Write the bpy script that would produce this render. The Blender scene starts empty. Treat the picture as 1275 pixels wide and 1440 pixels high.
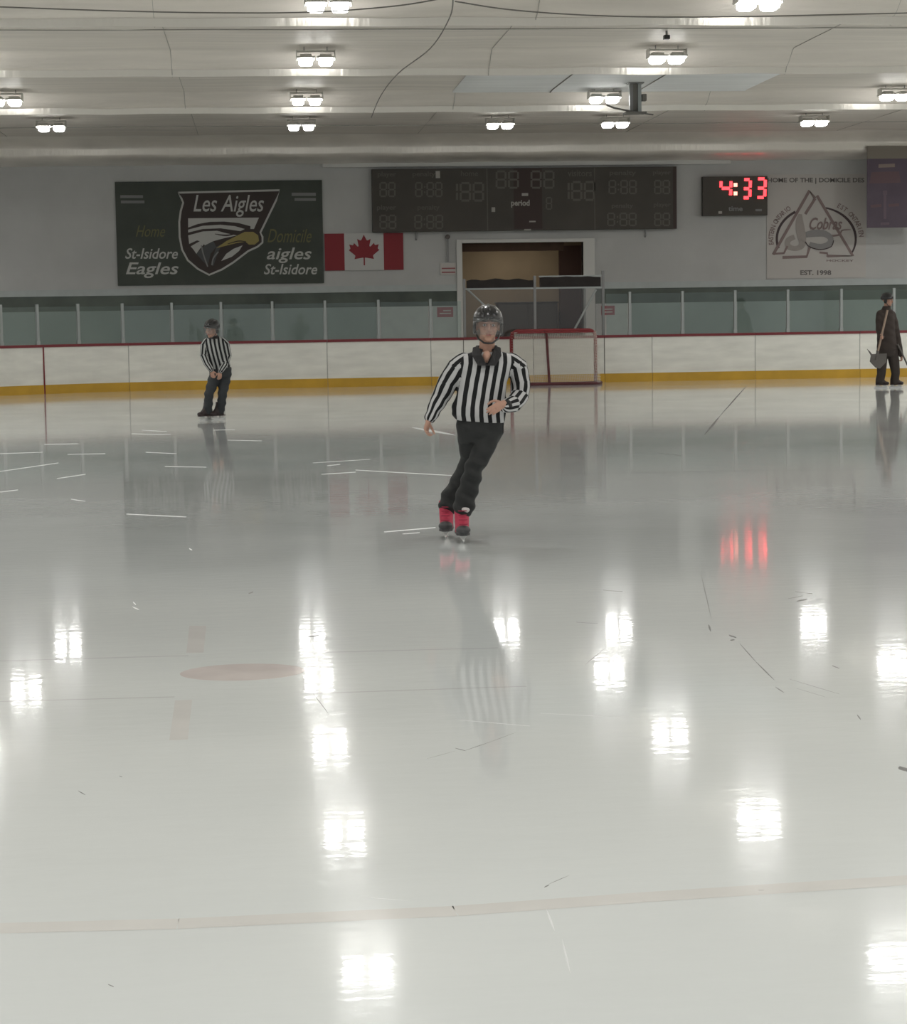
import bpy, math, random
from mathutils import Vector, Matrix
random.seed(7)
S = bpy.context.scene
COL = S.collection
PI = math.pi

# ------------------------------------------------------------------ camera
HC, F = 1.65, 2954.3
YAW, PITCH, ROLL = 0.09102, 0.09439, -0.01512
cy, sy, cp, sp = math.cos(YAW), math.sin(YAW), math.cos(PITCH), math.sin(PITCH)
FWD = Vector((sy * cp, cy * cp, -sp)); RT0 = Vector((cy, -sy, 0)); UP0 = RT0.cross(FWD)
RT = RT0 * math.cos(ROLL) + UP0 * math.sin(ROLL)
UP = -RT0 * math.sin(ROLL) + UP0 * math.cos(ROLL)
EYE = Vector((0, 0, HC))
cd = bpy.data.cameras.new('camera'); cam = bpy.data.objects.new('camera', cd); COL.objects.link(cam)
M = Matrix((RT, UP, -FWD)).transposed().to_4x4(); M.translation = EYE
cam.matrix_world = M
cd.sensor_fit = 'VERTICAL'; cd.sensor_height = 36.0; cd.lens = 36.0 * F / 1440.0
cd.clip_start = 0.05; cd.clip_end = 500
S.camera = cam

def at(px, py, y=None, z=None):
    """world point seen at a photo pixel on the plane Y=y or Z=z"""
    d = RT * ((px - 637.5) / F) + UP * ((720 - py) / F) + FWD
    t = (z - HC) / d.z if z is not None else y / d.y
    return EYE + d * t

# ------------------------------------------------------------------ world, exposure
w = bpy.data.worlds.new('world'); S.world = w; w.use_nodes = True
w.node_tree.nodes['Background'].inputs[0].default_value = (0.75, 0.76, 0.78, 1)
w.node_tree.nodes['Background'].inputs[1].default_value = 0.45
S.view_settings.view_transform = 'Standard'; S.view_settings.look = 'None'
S.view_settings.gamma = 1.0; S.view_settings.exposure = 0.25
S.view_settings.use_curve_mapping = False
S.cycles.max_bounces = 10; S.cycles.diffuse_bounces = 5; S.cycles.glossy_bounces = 4
S.cycles.transparent_max_bounces = 16; S.cycles.sample_clamp_indirect = 6.0
LAMP_E = 18.0        # radiance of the lamp lenses
LAMP_W = 95.0        # power of the same lamps outside the frame

YB = 48.3            # boards
YW = 56.5            # back wall
LH = 5.94            # lamp height
ROWS = [5.2, 11.5, 17.8, 24.2, 30.45, 36.9, 43.75, 49.65]

# ------------------------------------------------------------------ materials
def mat(name, col, rough=0.6, metal=0.0, spec=0.5, emit=None, es=1.0, noise=0.0, nscale=4.0, nstretch=(1, 1, 1), bump=0.0, bscale=20.0, bstretch=(1, 1, 1), coat=0.0):
    m = bpy.data.materials.new(name); m.use_nodes = True
    nt = m.node_tree; b = nt.nodes['Principled BSDF']
    b.inputs['Base Color'].default_value = (*col, 1); b.inputs['Roughness'].default_value = rough
    b.inputs['Metallic'].default_value = metal; b.inputs['Specular IOR Level'].default_value = spec
    b.inputs['Coat Weight'].default_value = coat
    if emit:
        b.inputs['Emission Color'].default_value = (*emit, 1); b.inputs['Emission Strength'].default_value = es
    def coords(st):
        tc = nt.nodes.new('ShaderNodeTexCoord'); mp = nt.nodes.new('ShaderNodeMapping')
        mp.inputs['Scale'].default_value = st; nt.links.new(tc.outputs['Object'], mp.inputs['Vector']); return mp
    if noise:
        mp = coords(nstretch); n = nt.nodes.new('ShaderNodeTexNoise')
        n.inputs['Scale'].default_value = nscale; n.inputs['Detail'].default_value = 6
        nt.links.new(mp.outputs[0], n.inputs['Vector'])
        r = nt.nodes.new('ShaderNodeMapRange'); r.inputs['From Min'].default_value = 0.3; r.inputs['From Max'].default_value = 0.7
        r.inputs['To Min'].default_value = 1 - noise; r.inputs['To Max'].default_value = 1 + noise
        nt.links.new(n.outputs['Fac'], r.inputs['Value'])
        mx = nt.nodes.new('ShaderNodeMix'); mx.data_type = 'RGBA'; mx.blend_type = 'MULTIPLY'
        mx.inputs['Factor'].default_value = 1; mx.inputs['A'].default_value = (*col, 1)
        nt.links.new(r.outputs[0], mx.inputs['B']); nt.links.new(mx.outputs['Result'], b.inputs['Base Color'])
    if bump:
        mp = coords(bstretch); n = nt.nodes.new('ShaderNodeTexNoise')
        n.inputs['Scale'].default_value = bscale; n.inputs['Detail'].default_value = 5
        nt.links.new(mp.outputs[0], n.inputs['Vector'])
        bp = nt.nodes.new('ShaderNodeBump'); bp.inputs['Strength'].default_value = bump; bp.inputs['Distance'].default_value = 0.02
        nt.links.new(n.outputs['Fac'], bp.inputs['Height']); nt.links.new(bp.outputs[0], b.inputs['Normal'])
    return m

def glass(name, tint, gloss=0.08, rough=0.03, veil=0.0, veilcol=(0.8, 0.8, 0.8)):
    m = bpy.data.materials.new(name); m.use_nodes = True
    nt = m.node_tree; nt.nodes.remove(nt.nodes['Principled BSDF']); out = nt.nodes['Material Output']
    t = nt.nodes.new('ShaderNodeBsdfTransparent'); t.inputs[0].default_value = (*tint, 1)
    g = nt.nodes.new('ShaderNodeBsdfGlossy'); g.inputs['Roughness'].default_value = rough
    a = nt.nodes.new('ShaderNodeMixShader'); a.inputs[0].default_value = gloss
    nt.links.new(t.outputs[0], a.inputs[1]); nt.links.new(g.outputs[0], a.inputs[2])
    last = a
    if veil:
        d = nt.nodes.new('ShaderNodeBsdfDiffuse'); d.inputs[0].default_value = (*veilcol, 1)
        a2 = nt.nodes.new('ShaderNodeMixShader'); a2.inputs[0].default_value = veil
        nt.links.new(a.outputs[0], a2.inputs[1]); nt.links.new(d.outputs[0], a2.inputs[2]); last = a2
    nt.links.new(last.outputs[0], out.inputs['Surface'])
    return m

def stripe_mat(name, white, black):
    m = mat(name, white, 0.8, spec=0.2, bump=0.25, bscale=14)
    nt = m.node_tree; b = nt.nodes['Principled BSDF']
    at_ = nt.nodes.new('ShaderNodeAttribute'); at_.attribute_name = 'stripe'
    fr = nt.nodes.new('ShaderNodeMath'); fr.operation = 'FRACT'; nt.links.new(at_.outputs['Fac'], fr.inputs[0])
    gt = nt.nodes.new('ShaderNodeMath'); gt.operation = 'GREATER_THAN'; gt.inputs[1].default_value = 0.5
    nt.links.new(fr.outputs[0], gt.inputs[0])
    mx = nt.nodes.new('ShaderNodeMix'); mx.data_type = 'RGBA'
    mx.inputs['A'].default_value = (*white, 1); mx.inputs['B'].default_value = (*black, 1)
    nt.links.new(gt.outputs[0], mx.inputs['Factor']); nt.links.new(mx.outputs['Result'], b.inputs['Base Color'])
    return m

def ice_material():
    m = mat('ice', (0.755, 0.79, 0.785), 0.07, noise=0.035, nscale=0.5)
    nt = m.node_tree; b = nt.nodes['Principled BSDF']; b.inputs['IOR'].default_value = 1.31
    tc = nt.nodes.new('ShaderNodeTexCoord'); mp = nt.nodes.new('ShaderNodeMapping')
    mp.inputs['Scale'].default_value = (1.0, 2.2, 1); nt.links.new(tc.outputs['Object'], mp.inputs[0])
    n = nt.nodes.new('ShaderNodeTexNoise'); n.inputs['Scale'].default_value = 5; n.inputs['Detail'].default_value = 4
    nt.links.new(mp.outputs[0], n.inputs['Vector'])
    bp = nt.nodes.new('ShaderNodeBump'); bp.inputs['Strength'].default_value = 0.025; bp.inputs['Distance'].default_value = 0.02
    nt.links.new(n.outputs['Fac'], bp.inputs['Height']); nt.links.new(bp.outputs[0], b.inputs['Normal']); nt.links.new(bp.outputs[0], b.inputs['Coat Normal'])
    n2 = nt.nodes.new('ShaderNodeTexNoise'); n2.inputs['Scale'].default_value = 0.7; n2.inputs['Detail'].default_value = 5
    nt.links.new(tc.outputs['Object'], n2.inputs['Vector'])
    r = nt.nodes.new('ShaderNodeMapRange'); r.inputs['From Min'].default_value = 0.3; r.inputs['From Max'].default_value = 0.7
    r.inputs['To Min'].default_value = 0.085; r.inputs['To Max'].default_value = 0.14
    b.inputs['Coat Weight'].default_value = 0.6; b.inputs['Coat Roughness'].default_value = 0.028; b.inputs['Coat IOR'].default_value = 1.31
    nt.links.new(n2.outputs['Fac'], r.inputs['Value']); nt.links.new(r.outputs[0], b.inputs['Roughness'])
    return m

def wall_material():
    m = mat('painted_block', (0.50, 0.505, 0.50), 0.7, noise=0.06, nscale=0.8)
    nt = m.node_tree; b = nt.nodes['Principled BSDF']
    tc = nt.nodes.new('ShaderNodeTexCoord'); sep = nt.nodes.new('ShaderNodeSeparateXYZ'); cmb = nt.nodes.new('ShaderNodeCombineXYZ')
    nt.links.new(tc.outputs['Object'], sep.inputs[0]); nt.links.new(sep.outputs['X'], cmb.inputs['X']); nt.links.new(sep.outputs['Z'], cmb.inputs['Y'])
    br = nt.nodes.new('ShaderNodeTexBrick'); br.inputs['Scale'].default_value = 1.0
    br.inputs['Brick Width'].default_value = 0.4; br.inputs['Row Height'].default_value = 0.2; br.inputs['Mortar Size'].default_value = 0.006
    nt.links.new(cmb.outputs[0], br.inputs['Vector'])
    bp = nt.nodes.new('ShaderNodeBump'); bp.inputs['Strength'].default_value = 0.25; bp.inputs['Distance'].default_value = 0.01; bp.invert = True
    nt.links.new(br.outputs['Fac'], bp.inputs['Height']); nt.links.new(bp.outputs[0], b.inputs['Normal'])
    return m

MT = dict(
    ice=ice_material(), wall=wall_material(),
    wall2=mat('painted_side_wall', (0.50, 0.50, 0.49), 0.7, noise=0.05),
    lowwall=mat('lower_wall_paint', (0.30, 0.335, 0.325), 0.6, noise=0.08, nscale=0.7),
    green=mat('green_stripe_paint', (0.095, 0.115, 0.100), 0.6, noise=0.25, nscale=1.2),
    ledge=mat('pale_blue_paint', (0.46, 0.50, 0.50), 0.6, noise=0.05),
    trim=mat('white_trim_paint', (0.62, 0.62, 0.60), 0.5),
    ceil=mat('ceiling_foil', (0.68, 0.635, 0.58), 0.5, spec=0.12, metal=0.06, noise=0.10, nscale=1.2, nstretch=(0.25, 3.5, 1), bump=0.6, bscale=4.0, bstretch=(0.9, 3.5, 1)),
    drape=mat('end_foil', (0.74, 0.70, 0.645), 0.3, metal=0.2, noise=0.10, nscale=1.2, bump=0.22, bscale=5.0, bstretch=(1.4, .4, .8)),
    reflector=mat('reflector_foil', (0.72, 0.69, 0.63), 0.34, metal=0.7, bump=0.9, bscale=4.0, bstretch=(1.8, .3, .3)),  # shinier than the ceiling, for added strips that mirror the lamps
    patch=mat('ceiling_bay_sheet', (0.78, 0.79, 0.79), 0.6, spec=0.15, metal=0.0, noise=0.06, nscale=1.5, nstretch=(0.3, 3, 1), bump=0.3, bscale=2, bstretch=(0.4, 3, 1)),
    seam=mat('seam_tape', (0.17, 0.16, 0.145), 0.7), softseam=mat('foil_seam', (0.36, 0.345, 0.315), 0.6),
    concrete=mat('concrete', (0.55, 0.55, 0.53), 0.8, noise=0.1),
    board=mat('board_white', (0.87, 0.86, 0.80), 0.35, noise=0.09, nscale=2.2, nstretch=(0.5, 1, 2.5)),
    kick=mat('kick_yellow', (0.62, 0.36, 0.03), 0.4, noise=0.1, nscale=2),
    caprail=mat('cap_red', (0.20, 0.022, 0.03), 0.4),
    redline=mat('line_red', (0.22, 0.025, 0.03), 0.45),
    seamdark=mat('joint_dark', (0.16, 0.14, 0.13), 0.7),
    alu=mat('aluminium', (0.36, 0.385, 0.38), 0.4, metal=0.6),
    steel=mat('grey_steel', (0.25, 0.25, 0.25), 0.45, metal=0.5),
    black=mat('black_plastic', (0.018, 0.018, 0.018), 0.35),
    blackc=mat('black_canvas', (0.026, 0.021, 0.020), 0.85, noise=0.2),
    glass=glass('tinted_glass', (0.86, 0.92, 0.90), 0.05),
    gateglass=glass('gate_glass', (0.86, 0.86, 0.85), 0.04, veil=0.02),
    visor=glass('visor_clear', (0.90, 0.90, 0.90), 0.05, veil=0.02),
    goalred=mat('goal_red', (0.25, 0.025, 0.03), 0.4),
    goaldark=mat('goal_base_red', (0.10, 0.018, 0.022), 0.5),
    net=mat('net_cord', (0.72, 0.69, 0.62), 0.8),
    lens=mat('lamp_lens', (1, 1, 1), 0.4, emit=(1.0, 0.99, 0.96), es=LAMP_E),
    lamp=mat('lamp_body', (0.55, 0.54, 0.50), 0.35, metal=0.3),
    bannergreen=mat('banner_green', (0.064, 0.074, 0.063), 0.75, noise=0.15, nscale=1.2),
    bannerwhite=mat('banner_white', (0.50, 0.50, 0.48), 0.7),
    bannerbrown=mat('banner_maroon', (0.055, 0.042, 0.040), 0.75),
    bannergrey=mat('banner_grey', (0.085, 0.09, 0.092), 0.75),
    bannermid=mat('banner_midgrey', (0.24, 0.24, 0.24), 0.75),
    bannergold=mat('banner_gold', (0.33, 0.27, 0.10), 0.7),
    bannerscript=mat('banner_script_gold', (0.16, 0.15, 0.07), 0.7),
    flagwhite=mat('flag_white', (0.56, 0.56, 0.55), 0.8),
    flagred=mat('flag_red', (0.27, 0.035, 0.045), 0.8),
    score=mat('scoreboard_face', (0.068, 0.061, 0.052), 0.6, noise=0.12, nscale=1.2),
    scoreedge=mat('scoreboard_edge', (0.05, 0.03, 0.028), 0.6),
    digitoff=mat('digit_unlit', (0.135, 0.125, 0.11), 0.6),
    scoretext=mat('scoreboard_text_dim', (0.13, 0.12, 0.105), 0.6),
    scorewhite=mat('scoreboard_text_white', (0.42, 0.40, 0.37), 0.6),
    digiton=mat('digit_lit', (0.4, 0.02, 0.02), 0.5, emit=(1.0, 0.04, 0.05), es=3.2),
    digitcore=mat('colon_lit', (0.8, 0.1, 0.1), 0.5, emit=(1.0, 0.22, 0.16), es=4.0),
    muralsheet=mat('mural_field', (0.52, 0.50, 0.48), 0.8),
    muralmauve=mat('mural_mauve', (0.25, 0.19, 0.185), 0.8),
    muraldark=mat('mural_dark', (0.075, 0.055, 0.06), 0.8),
    muralgrey=mat('mural_grey', (0.27, 0.265, 0.265), 0.8),
    muraltaupe=mat('mural_taupe', (0.36, 0.33, 0.31), 0.8),
    muraltext=mat('mural_text', (0.16, 0.15, 0.145), 0.8),
    poster=mat('poster_purple', (0.108, 0.084, 0.112), 0.75, noise=0.12, nscale=1.5),
    postertop=mat('poster_top_sheet', (0.22, 0.195, 0.165), 0.75),
    posterfig=mat('poster_print_mauve', (0.15, 0.11, 0.14), 0.75),
    posterred=mat('poster_print_rose', (0.145, 0.092, 0.105), 0.75),
    postertan=mat('poster_print_tan', (0.25, 0.20, 0.18), 0.75),
    tan=mat('tan_wall', (0.30, 0.24, 0.165), 0.8, noise=0.1, nscale=1),
    brown=mat('brown_beam', (0.10, 0.06, 0.04), 0.8, noise=0.15),
    maroon=mat('maroon_door', (0.065, 0.035, 0.03), 0.7),
    cabinet=mat('dark_cabinet', (0.06, 0.055, 0.05), 0.6),
    signred=mat('sign_red', (0.32, 0.10, 0.11), 0.6),
    signwhite=mat('sign_white', (0.55, 0.52, 0.50), 0.6),
    skin=mat('skin', (0.46, 0.27, 0.20), 0.55, spec=0.3, noise=0.06, nscale=30),
    lips=mat('lips', (0.36, 0.12, 0.10), 0.5),
    eyew=mat('eye_white', (0.6, 0.58, 0.56), 0.3), iris=mat('iris', (0.03, 0.02, 0.015), 0.2),
    hair=mat('hair', (0.05, 0.03, 0.02), 0.6),
    jersey=stripe_mat('striped_jersey', (0.50, 0.50, 0.50), (0.014, 0.014, 0.015)),
    jersey2=stripe_mat('striped_jersey_far', (0.42, 0.43, 0.42), (0.02, 0.02, 0.022)),
    collar=mat('black_rib', (0.022, 0.021, 0.022), 0.85),
    pants=mat('black_trousers', (0.016, 0.017, 0.017), 0.75, bump=0.5, bscale=9),
    pants2=mat('charcoal_trousers', (0.030, 0.034, 0.038), 0.75, bump=0.4, bscale=9),
    coat=mat('dark_brown_jacket', (0.047, 0.035, 0.030), 0.85, bump=0.4, bscale=7),
    coat2=mat('dark_brown_trousers', (0.045, 0.035, 0.030), 0.85, bump=0.4, bscale=7),
    helmet=mat('helmet_black', (0.010, 0.010, 0.011), 0.25, coat=0.15),
    bootred=mat('boot_red', (0.48, 0.03, 0.075), 0.6, bump=0.3, bscale=25),
    boottoe=mat('boot_toe_grey', (0.05, 0.05, 0.052), 0.55),
    bootdark=mat('boot_dark', (0.03, 0.018, 0.018), 0.5),
    bootlace=mat('boot_lace', (0.30, 0.02, 0.05), 0.7), tongue=mat('boot_tongue', (0.6, 0.56, 0.55), 0.7),
    blade=mat('blade_steel', (0.65, 0.66, 0.66), 0.25, metal=0.8), holder=mat('blade_holder', (0.66, 0.66, 0.64), 0.4),
    wood=mat('ash_wood', (0.34, 0.25, 0.19), 0.6), shovel=mat('shovel_grey', (0.12, 0.11, 0.10), 0.5),
    snow=mat('scraped_snow', (0.76, 0.775, 0.775), 0.8), scuff=mat('dark_scuff', (0.20, 0.20, 0.195), 0.7),
    icepink=mat('painted_dot_under_ice', (0.70, 0.63, 0.61), 0.05, noise=0.10, nscale=3),
    icegrey=mat('grey_line_under_ice', (0.54, 0.555, 0.55), 0.05), icebeige=mat('faded_line_under_ice', (0.735, 0.725, 0.70), 0.05, noise=0.05, nscale=3),
    icefaint=mat('faint_line_under_ice', (0.65, 0.665, 0.66), 0.05), icepale=mat('faded_hash_under_ice', (0.735, 0.72, 0.70), 0.05, noise=0.05, nscale=3),
)

for k in ('icepink', 'icegrey', 'icebeige', 'icefaint', 'icepale'):
    MT[k].node_tree.nodes['Principled BSDF'].inputs['IOR'].default_value = 1.31; b_ = MT[k].node_tree.nodes['Principled BSDF'].inputs
    b_['Roughness'].default_value = .11; b_['Coat Weight'].default_value = .6; b_['Coat Roughness'].default_value = .035; b_['Coat IOR'].default_value = 1.31

# ------------------------------------------------------------------ mesh helpers
class MB:
    def __init__(s): s.v = []; s.f = []
    def add(s, vs, fs):
        n = len(s.v); s.v += [Vector(p) for p in vs]; s.f += [tuple(i + n for i in f) for f in fs]; return s
    def box(s, x0, x1, y0, y1, z0, z1):
        return s.add([(x, y, z) for z in (z0, z1) for y in (y0, y1) for x in (x0, x1)],
                     [(0, 2, 3, 1), (4, 5, 7, 6), (0, 1, 5, 4), (2, 6, 7, 3), (0, 4, 6, 2), (1, 3, 7, 5)])
    def prism(s, pts, off):
        """closed polygon pts extruded by vector off"""
        n = len(pts); off = Vector(off); pts = [Vector(p) for p in pts]
        return s.add(pts + [p + off for p in pts],
                     [tuple(range(n)), tuple(range(2 * n - 1, n - 1, -1))] + [(i, n + i, n + (i + 1) % n, (i + 1) % n) for i in range(n)])
    def ring_loft(s, rings, closed_ends=True):
        k = len(rings[0]); vs = [p for r in rings for p in r]; fs = []
        for i in range(len(rings) - 1):
            for j in range(k):
                a, b = i * k + j, i * k + (j + 1) % k
                fs.append((a, b, b + k, a + k))
        if closed_ends:
            fs.append(tuple(range(k - 1, -1, -1))); fs.append(tuple((len(rings) - 1) * k + j for j in range(k)))
        return s.add(vs, fs)
    def tube(s, pts, r, n=10):
        pts = [Vector(p) for p in pts]; rs = r if isinstance(r, (list, tuple)) else [r] * len(pts)
        rings = []; prev = None
        for i, p in enumerate(pts):
            t = (pts[min(i + 1, len(pts) - 1)] - pts[max(i - 1, 0)]).normalized()
            if prev is None:
                a = Vector((0, 0, 1)) if abs(t.z) < 0.9 else Vector((1, 0, 0)); u = t.cross(a).normalized()
            else:
                u = (prev - t * prev.dot(t)).normalized()
            prev = u; v = t.cross(u)
            rings.append([p + (u * math.cos(2 * PI * j / n) + v * math.sin(2 * PI * j / n)) * rs[i] for j in range(n)])
        return s.ring_loft(rings)
    def capsule_chain(s, pts, rs, n=10):
        """tube with rounded ends"""
        pts = [Vector(p) for p in pts]
        a = (pts[0] - pts[1]).normalized(); b = (pts[-1] - pts[-2]).normalized()
        P = [pts[0] + a * rs[0] * .95, pts[0] + a * rs[0] * .6] + pts + [pts[-1] + b * rs[-1] * .6, pts[-1] + b * rs[-1] * .95]
        Rr = [rs[0] * .3, rs[0] * .8] + list(rs) + [rs[-1] * .8, rs[-1] * .3]
        return s.tube(P, Rr, n)
    def ellipsoid(s, c, r, T=None, n=16, m=10):
        c = Vector(c); vs = []; fs = []
        for i in range(1, m):
            ph = PI * i / m
            for j in range(n):
                th = 2 * PI * j / n
                vs.append(Vector((r[0] * math.sin(ph) * math.cos(th), r[1] * math.sin(ph) * math.sin(th), r[2] * math.cos(ph))) + c)
        vs += [Vector((0, 0, r[2])) + c, Vector((0, 0, -r[2])) + c]
        t, b = len(vs) - 2, len(vs) - 1
        for i in range(m - 2):
            for j in range(n):
                a, d = i * n + j, i * n + (j + 1) % n
                fs.append((a, a + n, d + n, d))
        for j in range(n):
            fs.append((t, j, (j + 1) % n)); fs.append((b, (m - 2) * n + (j + 1) % n, (m - 2) * n + j))
        if T is not None: vs = [T @ v for v in vs]
        return s.add(vs, fs)
    def grid(s, P, nu, nv):
        return s.add([P(i / nu, j / nv) for j in range(nv + 1) for i in range(nu + 1)],
                     [(j * (nu + 1) + i, j * (nu + 1) + i + 1, (j + 1) * (nu + 1) + i + 1, (j + 1) * (nu + 1) + i) for j in range(nv) for i in range(nu)])
    def mesh(s, name='m'):
        me = bpy.data.meshes.new(name); me.from_pydata([tuple(v) for v in s.v], [], s.f); me.update(); return me

ORG = {}
def base_of(o):
    return ORG.get(o.name, Vector((0, 0, 0))) if o else Vector((0, 0, 0))

def obj(name, mb, m, parent=None, smooth=False, bevel=0.0, solid=0.0, origin=None):
    me = mb.mesh(name) if isinstance(mb, MB) else mb
    o = bpy.data.objects.new(name, me); COL.objects.link(o)
    if parent: o.parent = parent; org = base_of(parent)
    elif origin is not None: org = Vector(origin); o.location = org
    else:
        n = max(1, len(me.vertices)); mnz = min(v.co.z for v in me.vertices)
        org = Vector((sum(v.co.x for v in me.vertices) / n, sum(v.co.y for v in me.vertices) / n, mnz)); o.location = org
    ORG[o.name] = org
    for v in me.vertices: v.co = v.co - org
    me.materials.clear(); me.materials.append(MT[m] if isinstance(m, str) else m)
    if smooth:
        for p in me.polygons: p.use_smooth = True
    if bevel:
        b = o.modifiers.new('bevel', 'BEVEL'); b.width = bevel; b.segments = 2; b.limit_method = 'ANGLE'
    if solid:
        b = o.modifiers.new('solid', 'SOLIDIFY'); b.thickness = solid; b.offset = 0
    return o

def thing(name, label, cat, loc, group=None):
    o = bpy.data.objects.new(name, None); COL.objects.link(o); o.location = loc; o.empty_display_size = 0.1
    ORG[o.name] = Vector(loc); return tag(o, label, cat, group)
def tag(o, label, cat, group=None, kind=None):
    o['label'] = label; o['category'] = cat
    if group: o['group'] = group
    if kind: o['kind'] = kind
    return o
def struct(name, mb, m, label=None, parent=None, **k):
    o = obj(name, mb, m, parent, **k); o['kind'] = 'structure'
    if label: o['label'] = label
    return o
def copy_tree(o, loc, label):
    r = o.copy(); COL.objects.link(r); r.location = loc; r['label'] = label
    for ch in o.children:
        c = ch.copy(); COL.objects.link(c); c.parent = r
        for g in ch.children:
            d = g.copy(); COL.objects.link(d); d.parent = c
    return r

def remesh(mb, voxel, smooth=4):
    me = mb.mesh('tmp'); o = bpy.data.objects.new('tmp', me); COL.objects.link(o)
    r = o.modifiers.new('r', 'REMESH'); r.mode = 'VOXEL'; r.voxel_size = voxel
    if smooth:
        sm = o.modifiers.new('s', 'SMOOTH'); sm.factor = 0.5; sm.iterations = smooth
    dg = bpy.context.evaluated_depsgraph_get()
    res = bpy.data.meshes.new_from_object(o.evaluated_get(dg))
    bpy.data.objects.remove(o); bpy.data.meshes.remove(me)
    return res

def text_mesh(string, shear=0.0, bold=0.0):
    c = bpy.data.curves.new('t', 'FONT'); c.body = string; c.shear = shear; c.offset = bold; c.resolution_u = 3; c.fill_mode = 'FRONT'
    o = bpy.data.objects.new('t', c); COL.objects.link(o)
    dg = bpy.context.evaluated_depsgraph_get()
    me = bpy.data.meshes.new_from_object(o.evaluated_get(dg)); bpy.data.objects.remove(o); bpy.data.curves.remove(c)
    return me

def text_on_wall(name, string, rect, yp, m, parent, shear=0.0, bold=0.012, th=0.006, rot=0.0):
    """text filling a photo-pixel rectangle on the plane Y=yp, as raised lettering of small thickness"""
    me = text_mesh(string, shear, bold)
    xs = [v.co.x for v in me.vertices]; ys = [v.co.y for v in me.vertices]
    x0, x1, y0, y1 = min(xs), max(xs), min(ys), max(ys)
    bl, br, tl = at(rect[0], rect[3], yp), at(rect[2], rect[3], yp), at(rect[0], rect[1], yp)
    ux, uz = (br - bl), (tl - bl)
    mb = MB()
    vs = [bl + ux * ((v.co.x - x0) / max(1e-6, x1 - x0)) + uz * ((v.co.y - y0) / max(1e-6, y1 - y0)) for v in me.vertices]
    for i, v in enumerate(vs): v.y = yp
    mb.add(vs, [tuple(p.vertices) for p in me.polygons]); bpy.data.meshes.remove(me)
    return obj(name, mb, m, parent, solid=th)

def wpoly(mb, pts, yp, th):
    P = [at(x, y, yp) for x, y in pts]
    return mb.prism(P, (0, th, 0))
def curvy(pts, k=5):
    out = []
    for i in range(len(pts) - 1):
        a, b, c, d = (pts[max(i - 1, 0)], pts[i], pts[i + 1], pts[min(i + 2, len(pts) - 1)])
        for j in range(k):
            u = j / k; out.append(tuple(.5 * (2 * q + (g - p) * u + (2 * p - 5 * q + 4 * g - h) * u * u + (3 * q - p - 3 * g + h) * u ** 3) for p, q, g, h in zip(a, b, c, d)))
    out.append(tuple(pts[-1])); return out
def brush(mb, pts, ws, yp, th):
    P = curvy([(x, y, w_) for (x, y), w_ in zip(pts, ws)]); return ribbon(mb, [(p[0], p[1]) for p in P], [p[2] for p in P], yp, th)
def ribbon(mb, pts, wpx, yp, th, closed=False):
    """flat stroke along photo-pixel points on the plane Y=yp"""
    P = [at(x, y, yp) for x, y in pts]; sc = yp / F; n = len(P)
    ws = wpx if isinstance(wpx, (list, tuple)) else [wpx] * n
    L, Rr = [], []
    for i in range(n):
        a = P[(i - 1) % n] if (closed or i > 0) else P[i]; b = P[(i + 1) % n] if (closed or i < n - 1) else P[i]
        t = (b - a); t.y = 0; t.normalize(); nrm = Vector((-t.z, 0, t.x))
        L.append(P[i] + nrm * ws[i] * sc / 2); Rr.append(P[i] - nrm * ws[i] * sc / 2)
    m = n if closed else n - 1
    for i in range(m):
        j = (i + 1) % n
        mb.prism([L[i], L[j], Rr[j], Rr[i]], (0, th, 0))
    return mb

# ------------------------------------------------------------------ the hall
XL, XR, YN = -16.0, 28.0, -6.0
struct('floor', MB().grid(lambda u, v: (XL + (XR - XL) * u, YN + (YB + 0.3 - YN) * v, 0), 4, 4), 'ice', 'glossy pale ice of the rink', origin=(0, 0, 0))
struct('floor_walkway', MB().box(XL, XR, YB + 0.3, YW + 6, -0.3, -0.02), 'concrete', origin=(0, 0, 0))

def zc(y):
    z = 6.26
    for r in ROWS[:-1]:
        e = y - (r + 0.95)
        if e > 0: z -= .39 * math.exp(-(e / .6) ** 2)
        elif e > -.014: z -= .39 + e / .014 * .12
        elif e > -.65: u = (e + .65) / .6; z -= .27 * u * u * (3 - 2 * u)
    return z
PROF = [(YN + i * .01, zc(YN + i * .01)) for i in range(int((54.6 - YN) / .01))]
PROF += [(54.6 + .9 * math.cos(math.radians(a)), 6.00 + .26 * math.sin(math.radians(a))) for a in range(90, -1, -5)] + [(55.503, 5.92), (55.506, 5.84), (55.54, 5.80), (55.62, 5.76), (55.80, 5.71), (56.1, 5.67), (YW + .02, 5.64)]
cm = MB(); NX = 44
def cpt(i, p):
    x = XL + (XR - XL) * i / NX
    return (x, p[0] + (.03 * math.sin(x * 1.9) if p[0] < 55 else 0), p[1] + 0.010 * math.sin(x * 2.3 + 3 * math.sin(p[0] * .5)))
NF = int((54.6 - YN) / .01)
def sheet(m_, prof): return m_.add([cpt(i, p) for p in prof for i in range(NX + 1)], [(j * (NX + 1) + i, (j + 1) * (NX + 1) + i, (j + 1) * (NX + 1) + i + 1, j * (NX + 1) + i + 1) for j in range(len(prof) - 1) for i in range(NX)])
sheet(cm, PROF[:NF + 1])
struct('ceiling', cm, 'ceil', 'silvery beige billowing foil ceiling', smooth=True, origin=(0, 0, 0))
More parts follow.
